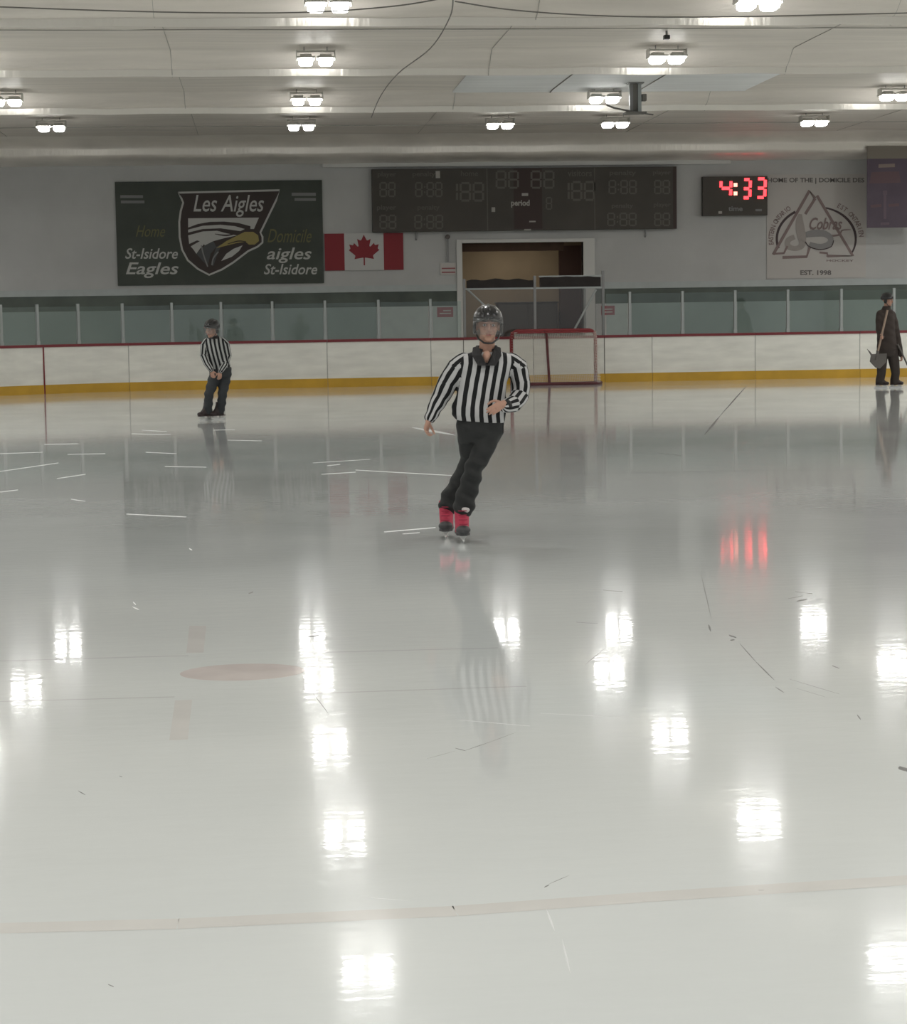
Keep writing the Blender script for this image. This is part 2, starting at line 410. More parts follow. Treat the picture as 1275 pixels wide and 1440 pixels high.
for k, r_ in enumerate(ROWS[3:-1]):  # added reflecting strips, set steep to give a bright streak beyond each lamp row
    pf = [(r_ + .95 + e - .006, zc(r_ + .95 + e) - .003) for e in (-.014, -.0095, -.005, -.0002)]
    struct('ceiling_reflector' if k == 0 else 'ceiling_reflector.%03d' % k, sheet(MB(), pf), 'reflector', 'added shiny strip on the ceiling foil mirroring a lamp row', smooth=True, origin=(0, 0, 0))
struct('ceiling_reflector.009', sheet(MB(), [(55.494 + .006 * i / 4, 6.0 - .15 * i / 4) for i in range(5)]), 'reflector', 'added shiny flap above the end wall mirroring the farthest lamps', smooth=True, origin=(0, 0, 0))  # added reflecting flap, tilted to send back the far row's light
struct('ceiling_drape', sheet(MB(), PROF[NF:]), 'drape', 'shiny foil drape where the ceiling meets the end wall', smooth=True, origin=(0, 0, 0))

# doorway in the back wall
dl, dr = at(650, 400, YW).x, at(820, 400, YW).x; dt = at(735, 341, YW).z
zl = at(640, 408, YW).z            # upper wall starts here
wb = MB()
wb.box(XL, dl, YW, YW + .25, -.3, 6.4); wb.box(dr, XR, YW, YW + .25, -.3, 6.4); wb.box(dl, dr, YW, YW + .25, dt, 6.4)
struct('wall_back', wb, 'wall', 'pale grey painted end wall', origin=(0, 0, 0))
struct('wall_left', MB().box(XL - .2, XL, YN, YW, -.3, 6.4), 'wall2', origin=(0, 0, 0))
struct('wall_right', MB().box(XR, XR + .2, YN, YW, -.3, 6.4), 'wall2', origin=(0, 0, 0))
# painted zones along the lower wall, behind the glass
z1, z2 = at(500, 411, YW).z, at(500, 432, YW).z
n = 0; fo_r0 = at(836, 400, YW).x
for a, b in ((XL, dl - .15), (fo_r0, XR)):
    n += 1; struct('trim_%d' % n, MB().box(a, b, YW - .02, YW, z2, z1), 'green', 'dark green painted stripe along the end wall', origin=(0, 0, 0))
    n += 1; struct('trim_%d' % n, MB().box(a, b, YW - .025, YW, -.02, z2), 'lowwall', 'grey painted lower part of the end wall', origin=(0, 0, 0))
    n += 1; struct('trim_%d' % n, MB().box(a, b, YW - .05, YW, z1, z1 + .17), 'ledge', 'pale ledge above the green stripe', origin=(0, 0, 0))
for a, b in ((at(531, 460, YW).x, dl - .16), (fo_r0 + .02, at(884, 460, YW).x)):
    n += 1; struct('trim_%d' % n, MB().box(a, b, YW - .035, YW - .025, -.02, z2 - .0), 'wall2', 'lighter grey panel of the lower end wall', origin=(0, 0, 0))
tb0, tb1 = at(453, 235, YW), at(1026, 226, YW)
n += 1; struct('trim_%d' % n, MB().box(tb0.x, tb1.x, YW - .12, YW, tb0.z - .02, tb0.z + .16), 'trim', 'white beam along the top of the end wall', origin=(0, 0, 0), bevel=.01)

# doorway frame, room behind it
fo_l, fo_r, fo_t = at(642, 400, YW).x, at(836, 400, YW).x, at(740, 336, YW).z
dm = MB(); dm.box(fo_l, dl, YW - .08, YW + .27, 0, fo_t); dm.box(dr, fo_r, YW - .08, YW + .27, 0, fo_t); dm.box(dl, dr, YW - .08, YW + .27, dt, fo_t)
struct('door_1', dm, 'trim', 'white frame of the wide service doorway', origin=(0, 0, 0), bevel=.01)
YR = YW + 3.5
struct('wall_room', MB().box(dl - .6, dr + .6, YR, YR + .1, -.3, dt + .5), 'tan', origin=(0, 0, 0))
rs = MB(); rs.box(dl - .7, dl - .6, YW + .25, YR, -.3, dt + .5); rs.box(dr + .6, dr + .7, YW + .25, YR, -.3, dt + .5); rs.box(dl - .6, dr + .6, YW + .25, YR, dt + .35, dt + .5)
struct('wall_room_sides', rs, 'tan', origin=(0, 0, 0))
b0, b1 = at(648, 354, YW + .6), at(792, 340, YW + .6)
struct('trim_90', MB().box(dl - .1, b1.x, YW + .5, YW + .7, b0.z, dt + .1), 'brown', 'dark brown beam across the top of the doorway', origin=(0, 0, 0))
d0, d1 = at(787, 470, YR - .1), at(826, 345, YR - .1)
struct('door_2', MB().box(d0.x, d1.x + .3, YR - .15, YR, 0, d1.z), 'maroon', 'dark reddish brown door inside the room', origin=(0, 0, 0))
al = bpy.data.lights.new('room_fill', 'AREA'); al.energy = 18; al.size = 1.2; al.color = (1, .9, .75)  # unseen fill light added to brighten the room behind the doorway
ao = bpy.data.objects.new('room_fill', al); COL.objects.link(ao); ao.location = ((dl + dr) / 2, YW + 1.9, dt + .30)
c0, c1 = at(700, 480, YR - .7), at(783, 424, YR - .7)
t = thing('storage_cabinet', 'dark low cabinet standing inside the doorway behind the gate', 'cabinet', ((c0.x + c1.x) / 2, YR - .5, -.02))
obj('body', MB().box(c0.x, c1.x, YR - .8, YR - .2, -.02, c1.z - .04), 'cabinet', t, bevel=.01)
obj('cabinet_top', MB().box(c0.x - .03, c1.x + .03, YR - .84, YR - .18, c1.z - .04, c1.z), 'black', t, bevel=.008)
mx_ = (c0.x + c1.x) / 2
for a, b in ((c0.x + .02, mx_ - .01), (mx_ + .01, c1.x - .02)):
    d = obj('door', MB().box(a, b, YR - .82, YR - .8, .04, c1.z - .06), 'cabinet', t, bevel=.006)
    hx = mx_ - .06 if b < mx_ else mx_ + .06
    obj('handle', MB().box(hx - .012, hx + .012, YR - .85, YR - .82, .7, .9), 'steel', d)

# ------------------------------------------------------------------ boards along an end with a rounded corner
X0, RC = -1.0, 7.2
BTAB = []
def bpt(s):
    """s = arc length to the right of the corner tangent; returns point and outward (toward ice) normal"""
    if s >= 0: return Vector((X0 + s, YB, 0)), Vector((0, -1, 0))
    a = -s / RC
    return Vector((X0 - RC * math.sin(a), YB - RC + RC * math.cos(a), 0)), Vector((math.sin(a), -math.cos(a), 0))
def s_of_px(px):
    lo, hi = -9.0, 30.0
    for _ in range(50):
        mid = (lo + hi) / 2; p, _n = bpt(mid); q = p + Vector((0, 0, .9)) - EYE
        u = 637.5 + F * q.dot(RT) / q.dot(FWD)
        if u < px: lo = mid
        else: hi = mid
    return (lo + hi) / 2
def strip(s0, s1, z0, z1, d0, d1, k=None):
    k = k or max(2, int((s1 - s0) / .25)); rings = []
    for i in range(k + 1):
        p, nn = bpt(s0 + (s1 - s0) * i / k)
        rings.append([p + nn * d0 + Vector((0, 0, z0)), p + nn * d1 + Vector((0, 0, z0)), p + nn * d1 + Vector((0, 0, z1)), p + nn * d0 + Vector((0, 0, z1))])
    return MB().ring_loft(rings)

BH = 1.06
edges = [-70, 62, 181, 314, 460, 606, 652, 750, 850, 917, 1062, 1209, 1360]
blabels = ['white rink board section at the far left, left of the red line', 'white curved board section just right of the red line',
           'white board section under the left part of the green banner', 'white board section behind the standing referee at left',
           'white board section under the flag', 'white board section right of the flag, left of the narrow one by the gate', 'narrow white board section against the left post of the tall gate',
           'left white leaf of the board gate below the doorway', 'right white leaf of the board gate behind the goal',
           'narrow white board section just right of the tall gate', 'white board section under the red digital clock', 'white board section left of the person in brown', 'white board section behind the person in brown at far right']
blabels = [blabels[0]] + blabels[1:5] + blabels[6:]
for i in range(len(edges) - 1):
    s0, s1 = s_of_px(edges[i]) + .004, s_of_px(edges[i + 1]) - .004
    p, nn = bpt((s0 + s1) / 2)
    gate = edges[i] in (652, 750)
    lab = blabels[i]
    t = thing('board_gate' if gate else 'rink_board', lab, 'rink board', p, 'rink boards along the far end')
    obj('facing', strip(s0, s1, .20, BH - .03, -.08, 0), 'board', t)
    obj('kick_plate', strip(s0, s1, .0, .20, -.08, .012), 'kick', t)['label'] = 'yellow kick plate'
    obj('cap_rail', strip(s0, s1, BH - .03, BH + .03, -.10, .025), 'caprail', t)['label'] = 'dark red cap rail'
    jn = s1 - .012
    obj('joint', strip(jn, s1 + .004, .0, BH - .03, 0, .002, 1), 'seamdark' if edges[i + 1] in (652, 750, 850) else mat('joint_soft', (.5, .49, .46), .6) if i == 0 else bpy.data.materials.get('joint_soft'), t)
    if edges[i + 1] == 62:
        obj('red_line', strip(s1 - .03, s1 + .0, .0, BH - .03, 0, .0145, 1), 'redline', t)['label'] = 'vertical red line'

for k, (s0, s1) in enumerate(((s_of_px(edges[-1]), s_of_px(edges[-1]) + 11.0), (-10.8, s_of_px(edges[0])))):
    struct('trim_%d' % (101 + 3 * k), strip(s0, s1, .20, BH - .03, -.08, 0), 'board', 'rink boards going on outside the photo', origin=(0, 0, 0))
    struct('trim_%d' % (102 + 3 * k), strip(s0, s1, .0, .20, -.08, .012), 'kick', origin=(0, 0, 0)); struct('trim_%d' % (103 + 3 * k), strip(s0, s1, BH - .03, BH + .03, -.10, .025), 'caprail', origin=(0, 0, 0))
# glass panes and posts
posts = [4, 55, 112, 174, 243, 312, 384, 458, 533, 606, 652, 850, 886, 960, 1034, 1108, 1183, 1257, 1330]
GT = 1.92
ordn = ['first', 'second', 'third', 'fourth', 'fifth', 'sixth', 'seventh', 'eighth', 'ninth', 'tenth', 'eleventh']
gs = [s_of_px(p) for p in posts]
gi = posts.index(652)
for i, s in enumerate(gs):
    if posts[i] in (652, 850): continue
    k = gi - i if i < gi else i - gi - 1
    side = 'left' if i < gi else 'right'
    p, nn = bpt(s)
    t = thing('glass_post', '%s grey upright glass post %s of the tall gate, on the red rail' % (ordn[k - 1], 'to the left' if side == 'left' else 'to the right'), 'post', p + Vector((0, 0, BH)), 'upright posts of the rink glass')
    top = GT + (.06 if side == 'left' else .16)
    obj('upright', strip(s - .028, s + .028, BH + .03, top, -.07, -.005, 1), 'alu', t)
    obj('foot_bracket', strip(s - .042, s + .042, BH + .03, BH + .11, -.085, .0, 1), 'alu', t)
for i in range(len(gs) - 1):
    if posts[i] == 652: continue
    left = i < gi; k = gi - i if left else i - gi
    s0, s1 = gs[i] + .05, gs[i + 1] - .05
    p, nn = bpt((s0 + s1) / 2)
    o = obj('glass_shield', strip(s0, s1, BH + .03, GT + (0 if left else .12), -.046, -.034, 6), 'glass')
    tag(o, '%s greenish glass pane to the %s of the tall gate' % (ordn[k - 1], 'left' if left else 'right'), 'rink glass', 'panes of the rink glass')
o = obj('glass_shield', strip(s_of_px(-60), gs[0] - .05, BH + .03, GT, -.046, -.034, 6), 'glass')
tag(o, 'greenish glass pane cut by the left edge of the photo', 'rink glass', 'panes of the rink glass')

# tall gate frame with a black roll and clear panels
yg = YB + .17
def G(px, py): return at(px, py, yg)
gl, gm, gr = G(653, 440).x, G(752, 440).x, G(848, 440).x
zt = G(750, 388).z; zb = G(750, 404).z
t = thing('tall_gate_frame', 'tall grey metal gate frame with black canvas roll in front of the doorway', 'gate', ((gl + gr) / 2, yg, 0))
for x, zz in ((gl, zt - .05), (gm, zt), (gr, zt + .10)):
    obj('upright', MB().box(x - .03, x + .03, yg - .03, yg + .03, 0.0, zz), 'steel', t, bevel=.004)
x2 = G(823, 440).x
obj('upright', MB().box(x2 - .02, x2 + .02, yg + .04, yg + .08, BH, zb), 'alu', t)
obj('cross_rail', MB().box(gl, gr, yg - .025, yg + .025, zb - .04, zb), 'alu', t)
obj('top_rail', MB().box(gm + .1, gr, yg - .02, yg + .02, zt - .03, zt), 'alu', t)
def roll(xa, xb, za, zb2, wav):
    k = 14; top = [Vector((xa + (xb - xa) * i / k, yg - .05, za + wav * math.sin(i * 1.3) + (wav * 1.5 * math.sin(PI * i / k)))) for i in range(k + 1)]
    return MB().prism([Vector((xa, yg - .05, zb2))] + [Vector((xb, yg - .05, zb2))] + top[::-1], (0, .10, 0))
obj('canvas_roll', roll(gl + .06, gm - .04, zt - .09, zb, .018), 'blackc', t)['label'] = 'black canvas roll'
obj('canvas_roll', roll(gm + .12, gr - .06, zt - .04, zb, .008), 'blackc', t)['label'] = 'black canvas roll'
a, b = G(656, 406), G(700, 447); obj('brace', MB().tube([a, b], .022, 8), 'alu', t)
a, b = G(838, 407), G(806, 466); obj('brace', MB().tube([a, b], .026, 8), 'alu', t)
obj('panel', MB().box(gl + .03, gm - .03, yg - .006, yg + .006, BH + .03, zb - .04), 'gateglass', t)['label'] = 'clear panel'
obj('panel', MB().box(gm + .03, gr - .03, yg - .006, yg + .006, BH + .03, zb - .04), 'gateglass', t)['label'] = 'clear panel'

# ------------------------------------------------------------------ goal turned towards the boards
yf, yn = YB - .45, YB - 1.35          # open front (near the boards) and closed back (near us)
xl, xr = at(722, 500, yn + .5).x, at(841, 500, yn + .5).x
t = thing('hockey_goal', 'red framed hockey goal with white netting in front of the gate', 'goal', ((xl + xr) / 2, (yf + yn) / 2, 0))
gh = 1.22; r_ = .16
arc = lambda cx, a0, a1, zz: [Vector((cx + r_ * math.cos(a), yf, zz + r_ * math.sin(a))) for a in [a0 + (a1 - a0) * i / 6 for i in range(7)]]
obj('goal_frame', MB().tube([Vector((xl, yf, 0))] + arc(xl + r_, PI, PI / 2, gh - r_) + arc(xr - r_, PI / 2, 0, gh - r_) + [Vector((xr, yf, 0))], .04, 10), 'goalred', t, smooth=True)
nb = [Vector((xl, yf, .03)), Vector((xl - .02, yn + .35, .03)), Vector((xl + .12, yn + .08, .03)), Vector((xl + .4, yn, .03)), Vector((xr - .4, yn, .03)), Vector((xr - .12, yn + .08, .03)), Vector((xr + .03, yn + .35, .03)), Vector((xr, yf, .03))]
obj('base_rail', MB().tube(nb, .04, 8), 'goaldark', t, smooth=True)['label'] = 'dark red base rail'
xm = at(772, 500, yn).x
ty = yf - .35
tb = [Vector((xl, yf, gh)), Vector((xl + .1, ty, gh)), Vector((xr - .1, ty, gh)), Vector((xr, yf, gh))]
obj('top_rail', MB().tube([p + Vector((0, 0, -.04)) for p in tb], .018, 8), 'goalred', t)
obj('centre_post', MB().tube([Vector((xm, yn, .04)), Vector((xm + .02, ty, gh - .08)), Vector((xm + .02, yf, gh - .03))], .03, 8), 'goaldark', t)
nm = MB()
def cord(p, q, r=.0022):
    d = (q - p).normalized(); sd = d.cross(Vector((0, 1, 0)) if abs(d.y) < .8 else Vector((0, 0, 1))).normalized() * r; ud = d.cross(sd).normalized() * r
    nm.add([p - sd - ud, p + sd - ud, p + sd + ud, p - sd + ud, q - sd - ud, q + sd - ud, q + sd + ud, q - sd + ud], [(0, 1, 5, 4), (1, 2, 6, 5), (2, 3, 7, 6), (3, 0, 4, 7)])
bk = lambda u, v: Vector((xl + .03 + (xr - xl - .06) * u, yn + .06 + (ty - yn) * v, .05 + (gh - .09) * v))
for i in range(81): cord(bk(i / 80, 0), bk(i / 80, 1))
for i in range(56): cord(bk(0, i / 55), bk(1, i / 55))
tp = lambda u, v: Vector((xl + .05 + (xr - xl - .1) * u, ty + (yf - ty) * v, gh - .03))
for i in range(81): cord(tp(i / 80, 0), tp(i / 80, 1))
for i in range(12): cord(tp(0, i / 11), tp(1, i / 11))
for xs_ in (xl, xr):
    for i in range(20):
        v = i / 19; y_ = yn + .1 + (ty - yn) * v; z_ = .05 + (gh - .09) * v
        cord(Vector((xs_, y_, z_)), Vector((xs_, yf, z_)))
obj('netting', nm, 'net', t)['label'] = 'white netting'

# ------------------------------------------------------------------ wall things
def wall_rect(x0, y0, x1, y1, yp):
    a, b = at((x0 + x1) / 2, y0, yp), at((x0 + x1) / 2, y1, yp)
    l, r = at(x0, (y0 + y1) / 2, yp), at(x1, (y0 + y1) / 2, yp)
    return l.x, r.x, b.z, a.z
def wbox(rect, yp0, yp1): return MB().box(rect[0], rect[1], yp0, yp1, rect[2], rect[3])

# green club banner
yp = YW - .05
R_ = wall_rect(163.5, 254.5, 454, 400, yp)
t = thing('club_banner', 'dark green banner with a white-edged eagle shield on the end wall', 'banner', ((R_[0] + R_[1]) / 2, yp, R_[2]))
obj('cloth', wbox(R_, yp, yp + .02), 'bannergreen', t)
y1_ = yp - .004; y2_ = yp - .008; y3_ = yp - .012
shield = [(250, 271), (393, 267.5), (388, 282), (366, 327), (369, 333), (369, 341), (362, 347), (349, 353), (328, 369), (312, 379), (294, 386.5), (278, 378), (264, 366), (256, 351), (252.5, 333), (252, 312), (254, 297), (257.5, 285), (255, 279)]
sh = obj('shield', wpoly(MB(), shield, y1_, .004), 'bannerbrown', t); sh['label'] = 'dark maroon shield'
obj('shield_border', ribbon(MB(), shield, 2.6, y2_, .006, True), 'bannerwhite', sh)
text_on_wall('lettering', 'Les Aigles', (272, 274, 371, 305), y2_, 'bannerwhite', t, shear=.25, bold=.006)
hd = MB()
for poly in ([(264.5, 307), (364, 306), (357, 322), (352, 322), (352, 318), (335, 313.5), (315, 311.5), (295, 312), (278, 315), (264.5, 320)],
             [(264.5, 323), (285, 317.5), (310, 316), (330, 318), (344, 322), (338, 325), (310, 321), (285, 322), (264.5, 327)],
             [(264.5, 331), (285, 325.5), (305, 324.5), (318, 328), (333, 331), (315, 335), (300, 339), (288, 345), (284, 340), (277, 338), (266, 343)],
             [(268, 346.5), (283, 338), (287, 343), (281, 350), (276, 357), (272, 351)],
             [(311, 367), (318, 357), (328, 350), (341, 345), (336, 353), (326, 361)]):
    wpoly(hd, poly, y2_, .004)
obj('eagle_plumage', hd, 'bannerwhite', t)['label'] = 'white eagle feathers'
gm_ = MB()
for poly in ([(276, 357), (288, 345), (300, 339), (304, 347), (296, 357), (292, 374), (285, 367)], [(304, 347), (312, 343), (306, 356), (300, 374), (296, 372)]): wpoly(gm_, poly, y2_, .004)
obj('eagle_neck', gm_, 'bannergrey', t)['label'] = 'dark grey neck feathers'
for pp in ([(283, 345), (286, 358), (292, 375)], [(307, 354), (300, 363), (298, 373)]): obj('neck_highlight', brush(MB(), pp, [1.8] * 3, y3_, .004), 'bannermid', t)
bk_ = obj('eagle_beak', wpoly(MB(), [(304, 349), (318, 339), (332, 332), (344, 326), (356, 326), (363, 331), (364, 339), (358, 344), (350, 344), (345, 340), (332, 342), (316, 346)], y3_, .004), 'bannergold', t); bk_['label'] = 'gold beak'
obj('beak_shadow_line', brush(MB(), [(302, 329), (318, 331), (334, 328)], [.8, 2.2, 1], y3_, .004), 'bannerbrown', t)
obj('mouth_line', brush(MB(), [(320, 343), (335, 339), (346, 340)], [.8, 1.6, 1], y3_ - .003, .004), 'bannerbrown', t)
for s_, r in (('St-Isidore', (176, 349, 250, 364)), ('Eagles', (177, 369, 251, 391)), ('aigles', (375, 348, 438, 370)), ('St-Isidore', (371, 371, 446, 386))):
    text_on_wall('lettering', s_, r, y1_, 'bannerwhite', t, shear=.25, bold=.012)
for s_, r in (('Home', (191, 317, 232, 333)), ('Domicile', (376, 322, 438, 341))):
    text_on_wall('script_lettering', s_, r, y1_, 'bannerscript', t, shear=.35, bold=.0)['label'] = 'dull gold script lettering'
for r in ((169, 274.5, 201, 278.5), (170, 282, 203, 286), (410, 271, 444, 275.5), (414, 278.5, 444, 282.5)):
    text_on_wall('small_lettering', {169: 'Novice 1983', 170: 'Junior 1971', 410: 'Novice 1983', 414: 'Junior 1971'}[r[0]] if False else '\u2013\u2013\u2013\u2013\u2013\u2013', r, y1_, 'bannermid', t)

# flag
yp = YW - .04
R_ = wall_rect(456.5, 328, 567, 380, yp)
t = thing('flag', 'red and white maple leaf flag hanging on the end wall', 'flag', ((R_[0] + R_[1]) / 2, yp, R_[2]))
w4 = (R_[1] - R_[0]) / 4
obj('white_field', MB().box(R_[0] + w4, R_[1] - w4, yp, yp + .012, R_[2], R_[3]), 'flagwhite', t)
obj('red_bar', MB().box(R_[0], R_[0] + w4, yp, yp + .012, R_[2], R_[3]), 'flagred', t); obj('red_bar', MB().box(R_[1] - w4, R_[1], yp, yp + .012, R_[2], R_[3]), 'flagred', t)
half = [(0, 1.0), (.13, .74), (.17, .70), (.23, .71), (.36, .78), (.29, .42), (.31, .37), (.36, .39), (.53, .57), (.57, .47), (.61, .45), (.79, .49), (.73, .30), (.74, .25), (.82, .19), (.50, -.07), (.47, -.12), (.52, -.29), (.06, -.21), (.035, -.23), (.035, -.62)]
leaf = half + [(-x, y) for x, y in half[::-1]]
leaf = [p for i, p in enumerate(leaf) if i == 0 or p != leaf[i - 1]][:-1]
lc = Vector(((R_[0] + R_[1]) / 2, yp - .006, (R_[2] + R_[3]) / 2 - .05)); ls = .50
obj('maple_leaf', MB().prism([lc + Vector((x * ls, 0, y * ls)) for x, y in leaf], (0, .005, 0)), 'flagred', t)

# scoreboard
yp = YW - .22
R_ = wall_rect(523, 236, 951, 324, yp)
t = thing('scoreboard', 'long dark scoreboard with unlit digits on the end wall', 'scoreboard', ((R_[0] + R_[1]) / 2, yp, R_[2]))
obj('case', wbox(R_, yp, yp + .2), 'score', t, bevel=.01)
obj('edge_strip', MB().box(R_[1] - .09, R_[1] + .003, yp - .006, yp + .1, R_[2], R_[3]), 'scoreedge', t)
for px in (685, 836):
    x = at(px, 280, yp).x; obj('panel_joint', MB().box(x - .012, x + .012, yp - .006, yp, R_[2], R_[3]), 'digitoff', t)
cb0, cb1 = wall_rect(722, 237, 762, 322, yp), None
obj('center_panel', wbox(cb0, yp - .003, yp), 'scoreedge', t)
SEG = {'0': 'abcdef', '1': 'bc', '2': 'abged', '3': 'abgcd', '4': 'fgbc', '5': 'afgcd', '6': 'afgedc', '7': 'abc', '8': 'abcdefg', '9': 'abcdfg', '|': 'bc'}
def seven(mb, rect, ch, wpx, y_, th=.006, slant=0.0):
    x0, y0, x1, y1 = rect; ym = (y0 + y1) / 2; g = wpx * .35
    f_ = lambda x, y: (x + slant * (y1 - y), y)
    S_ = dict(a=((x0 + g, y0), (x1 - g, y0)), g=((x0 + g, ym), (x1 - g, ym)), d=((x0 + g, y1), (x1 - g, y1)), f=((x0, y0 + g), (x0, ym - g)), b=((x1, y0 + g), (x1, ym - g)), e=((x0, ym + g), (x0, y1 - g)), c=((x1, ym + g), (x1, y1 - g)))
    for s_ in SEG[ch]:
        a_, b_ = S_[s_]; ribbon(mb, [f_(*a_), f_(*b_)], wpx, y_, th)
def digits(x0, y0, x1, y1, s_, wpx, y_):
    k = sum(.35 if c in ':|' else 1 for c in s_); cw = (x1 - x0) / k; x = x0
    for c in s_:
        if c == ':':
            for fy in (.3, .7): obj('colon_dot', ribbon(MB(), [(x + cw * .1, y0 + (y1 - y0) * fy), (x + cw * .25, y0 + (y1 - y0) * fy)], wpx, y_, .006), 'digitoff', t)
            x += cw * .35
        else:
            m_ = MB(); cc = 1 if c != '|' else .35
            seven(m_, (x + cw * .12, y0, x + cw * (cc - .16), y1), c, wpx, y_); obj('digit', m_, 'digitoff', t); x += cw * cc
yd = yp - .006
digits(533, 257, 557, 276, '88', 2.2, yd); digits(583, 257, 623, 276, '8:88', 2.2, yd); digits(639, 257.5, 682, 282, '|88', 3, yd)
digits(533, 303, 558, 321, '88', 2.4, yd); digits(582, 303, 624, 321, '8:88', 2.2, yd)
digits(696, 241, 731, 264, '88', 2.6, yd); digits(745, 241, 781, 264, '88', 2.6, yd)
digits(796, 256, 838, 281, '|88', 3, yd); digits(855, 254, 896, 272, '8:88', 2.1, yd); digits(919, 254, 943, 272, '88', 2.2, yd)
digits(853, 300, 896, 317, '8:88', 2.1, yd); digits(919, 300, 943, 317, '88', 2.2, yd); digits(767, 278, 777, 294, '8', 1.8, yd)
for s_, r in (('player', (531, 241.5, 557, 250)), ('penalty', (580, 241, 612, 250)), ('home', (648, 240, 672, 247.5)), ('visitors', (798, 239.5, 832, 248)), ('penalty', (857, 239.5, 894, 248)), ('player', (918, 239.5, 943, 247)),
              ('player', (530, 288, 557, 297)), ('penalty', (587, 288, 618, 297)), ('penalty', (860, 286, 890, 294)), ('player', (919, 284.5, 943, 292.5))):
    text_on_wall('caption', s_, r, yd, 'scoretext', t, bold=.015)
text_on_wall('period_caption', 'period', (718.5, 281, 744.5, 292), yd, 'scorewhite', t, bold=.03)['label'] = 'white word period'
for r in ((612.5, 240.5, 618.5, 250.5), (733.5, 271.5, 742.5, 275.5), (691, 291.5, 696, 298), (744, 310.5, 753, 312.5), (737, 322, 746.5, 324)):
    obj('label_plate', wbox(wall_rect(*r, yd), yd, yp), 'scorewhite', t)

# game clock
yp = YW - .2
R_ = wall_rect(988, 248, 1079, 303, yp)
t = thing('digital_clock', 'dark box clock with red lit digits beside the scoreboard', 'clock', ((R_[0] + R_[1]) / 2, yp, R_[2]))
obj('case', wbox(R_, yp, yp + .18), 'score', t, bevel=.01)
yd = yp - .012
for ch, r in (('4', (1013, 253.5, 1027, 276)), ('3', (1044, 252.5, 1054, 278)), ('3', (1063.5, 251.5, 1075, 277.5))):
    m_ = MB(); seven(m_, r, ch, 4.2, yd, .012, .04); obj('digit', m_, 'digiton', t)['label'] = 'red lit digit ' + ch
for fy in (260, 272): obj('colon_dot', ribbon(MB(), [(1031.5, fy), (1036.5, fy)], 5, yd, .012), 'digitcore', t)
text_on_wall('caption', 'time', (1024, 290, 1044, 297), yp - .006, 'scoretext' if False else 'bannermid', t, bold=.02)
obj('label_plate', wbox(wall_rect(1010, 297, 1015, 300.5, yp - .006), yp - .006, yp), 'scorewhite', t)
obj('label_plate', wbox(wall_rect(1062, 294, 1071, 297, yp - .006), yp - .006, yp), 'bannermid', t)

# club mural on the wall
yp = YW - .02; ym = yp - .004; ya = yp - .008; yb_ = yp - .012
R_ = wall_rect(1078, 245, 1217, 391, yp)
t = thing('wall_mural', 'faded mauve and grey club mural with letter A and snake on the wall', 'mural', ((R_[0] + R_[1]) / 2, yp, R_[2]))
obj('backing_field', wbox(R_, yp, YW), 'muralsheet', t)
text_on_wall('lettering', 'HOME OF THE | DOMICILE DES', (1079, 250, 1215, 258.5), ym, 'muraltext', t, bold=.02)
text_on_wall('lettering', 'EST. 1998', (1125, 380, 1168.5, 387), ym, 'muraltext', t, bold=.03)
text_on_wall('small_lettering', 'HOCKEY', (1162, 365, 1200, 368), ym, 'muralmauve', t)
ell = lambda a, rx, ry, cx=1147.5, cy_=336: (cx + rx * math.cos(math.radians(a)), cy_ - ry * math.sin(math.radians(a)))
obj('dark_arc', ribbon(MB(), [ell(a, 55.5, 45) for a in range(197, 121, -5)], 3.4, ym, .004), 'muraldark', t)
obj('dark_arc', ribbon(MB(), [ell(a, 55.5, 45) for a in range(78, -31, -5)], [2 + 1.6 * math.sin(PI * i / 21) for i in range(22)], ym, .004), 'muraldark', t)
def arc_text(string, a0, a1, rx, ry, hpx):
    m_ = MB()
    for i, ch in enumerate(string):
        if ch == ' ': continue
        a = a0 + (a1 - a0) * i / (len(string) - 1); c = ell(a, rx, ry); ar = math.radians(a)
        me = text_mesh(ch, 0, .02); xs = [v.co.x for v in me.vertices]; x0, x1 = min(xs), max(xs)
        ux, uy = (math.sin(ar), math.cos(ar)); vx, vy = (math.cos(ar), -math.sin(ar)); sc = hpx / .73
        vs = []
        for v in me.vertices:
            lx, ly = (v.co.x - (x0 + x1) / 2) * sc * .8, (v.co.y - .36) * sc
            p = at(c[0] + ux * lx + vx * ly, c[1] + uy * lx + vy * ly, ym); p.y = ym; vs.append(p)
        m_.add(vs, [tuple(p.vertices) for p in me.polygons]); bpy.data.meshes.remove(me)
    return obj('curved_lettering', m_, 'muralmauve', t, solid=.006)
arc_text('EASTERN ONTARIO', 187, 128, 64, 54, 7); arc_text('EST ONTARIEN', 60, 6, 64, 54, 7)
am = MB()
ribbon(am, [(1087, 358), (1138, 268), (1146, 279)], 4, ya, .004); ribbon(am, [(1146, 279), (1132, 301)], 4, ya - .0015, .004)
ribbon(am, [(1086.5, 357), (1102, 356), (1107, 346)], 3, ya - .001, .004)
ribbon(am, [(1148.5, 275), (1199, 360), (1163, 360)], 4, ya, .004)
ribbon(am, [(1100, 362), (1134, 361), (1138, 348)], 4, ya, .004); ribbon(am, [(1152, 355), (1163, 356), (1163, 361)], 3, ya - .001, .004)
obj('letter_outline', am, 'muralmauve', t)
snake_body = obj('snake_coil', brush(MB(), [(1117, 333), (1108, 338), (1108, 346), (1118, 349.5), (1128, 344), (1126, 328), (1124, 312), (1125, 301)], [7, 8, 8, 7, 9, 13, 11, 5], ya, .004), 'muraltaupe', t)
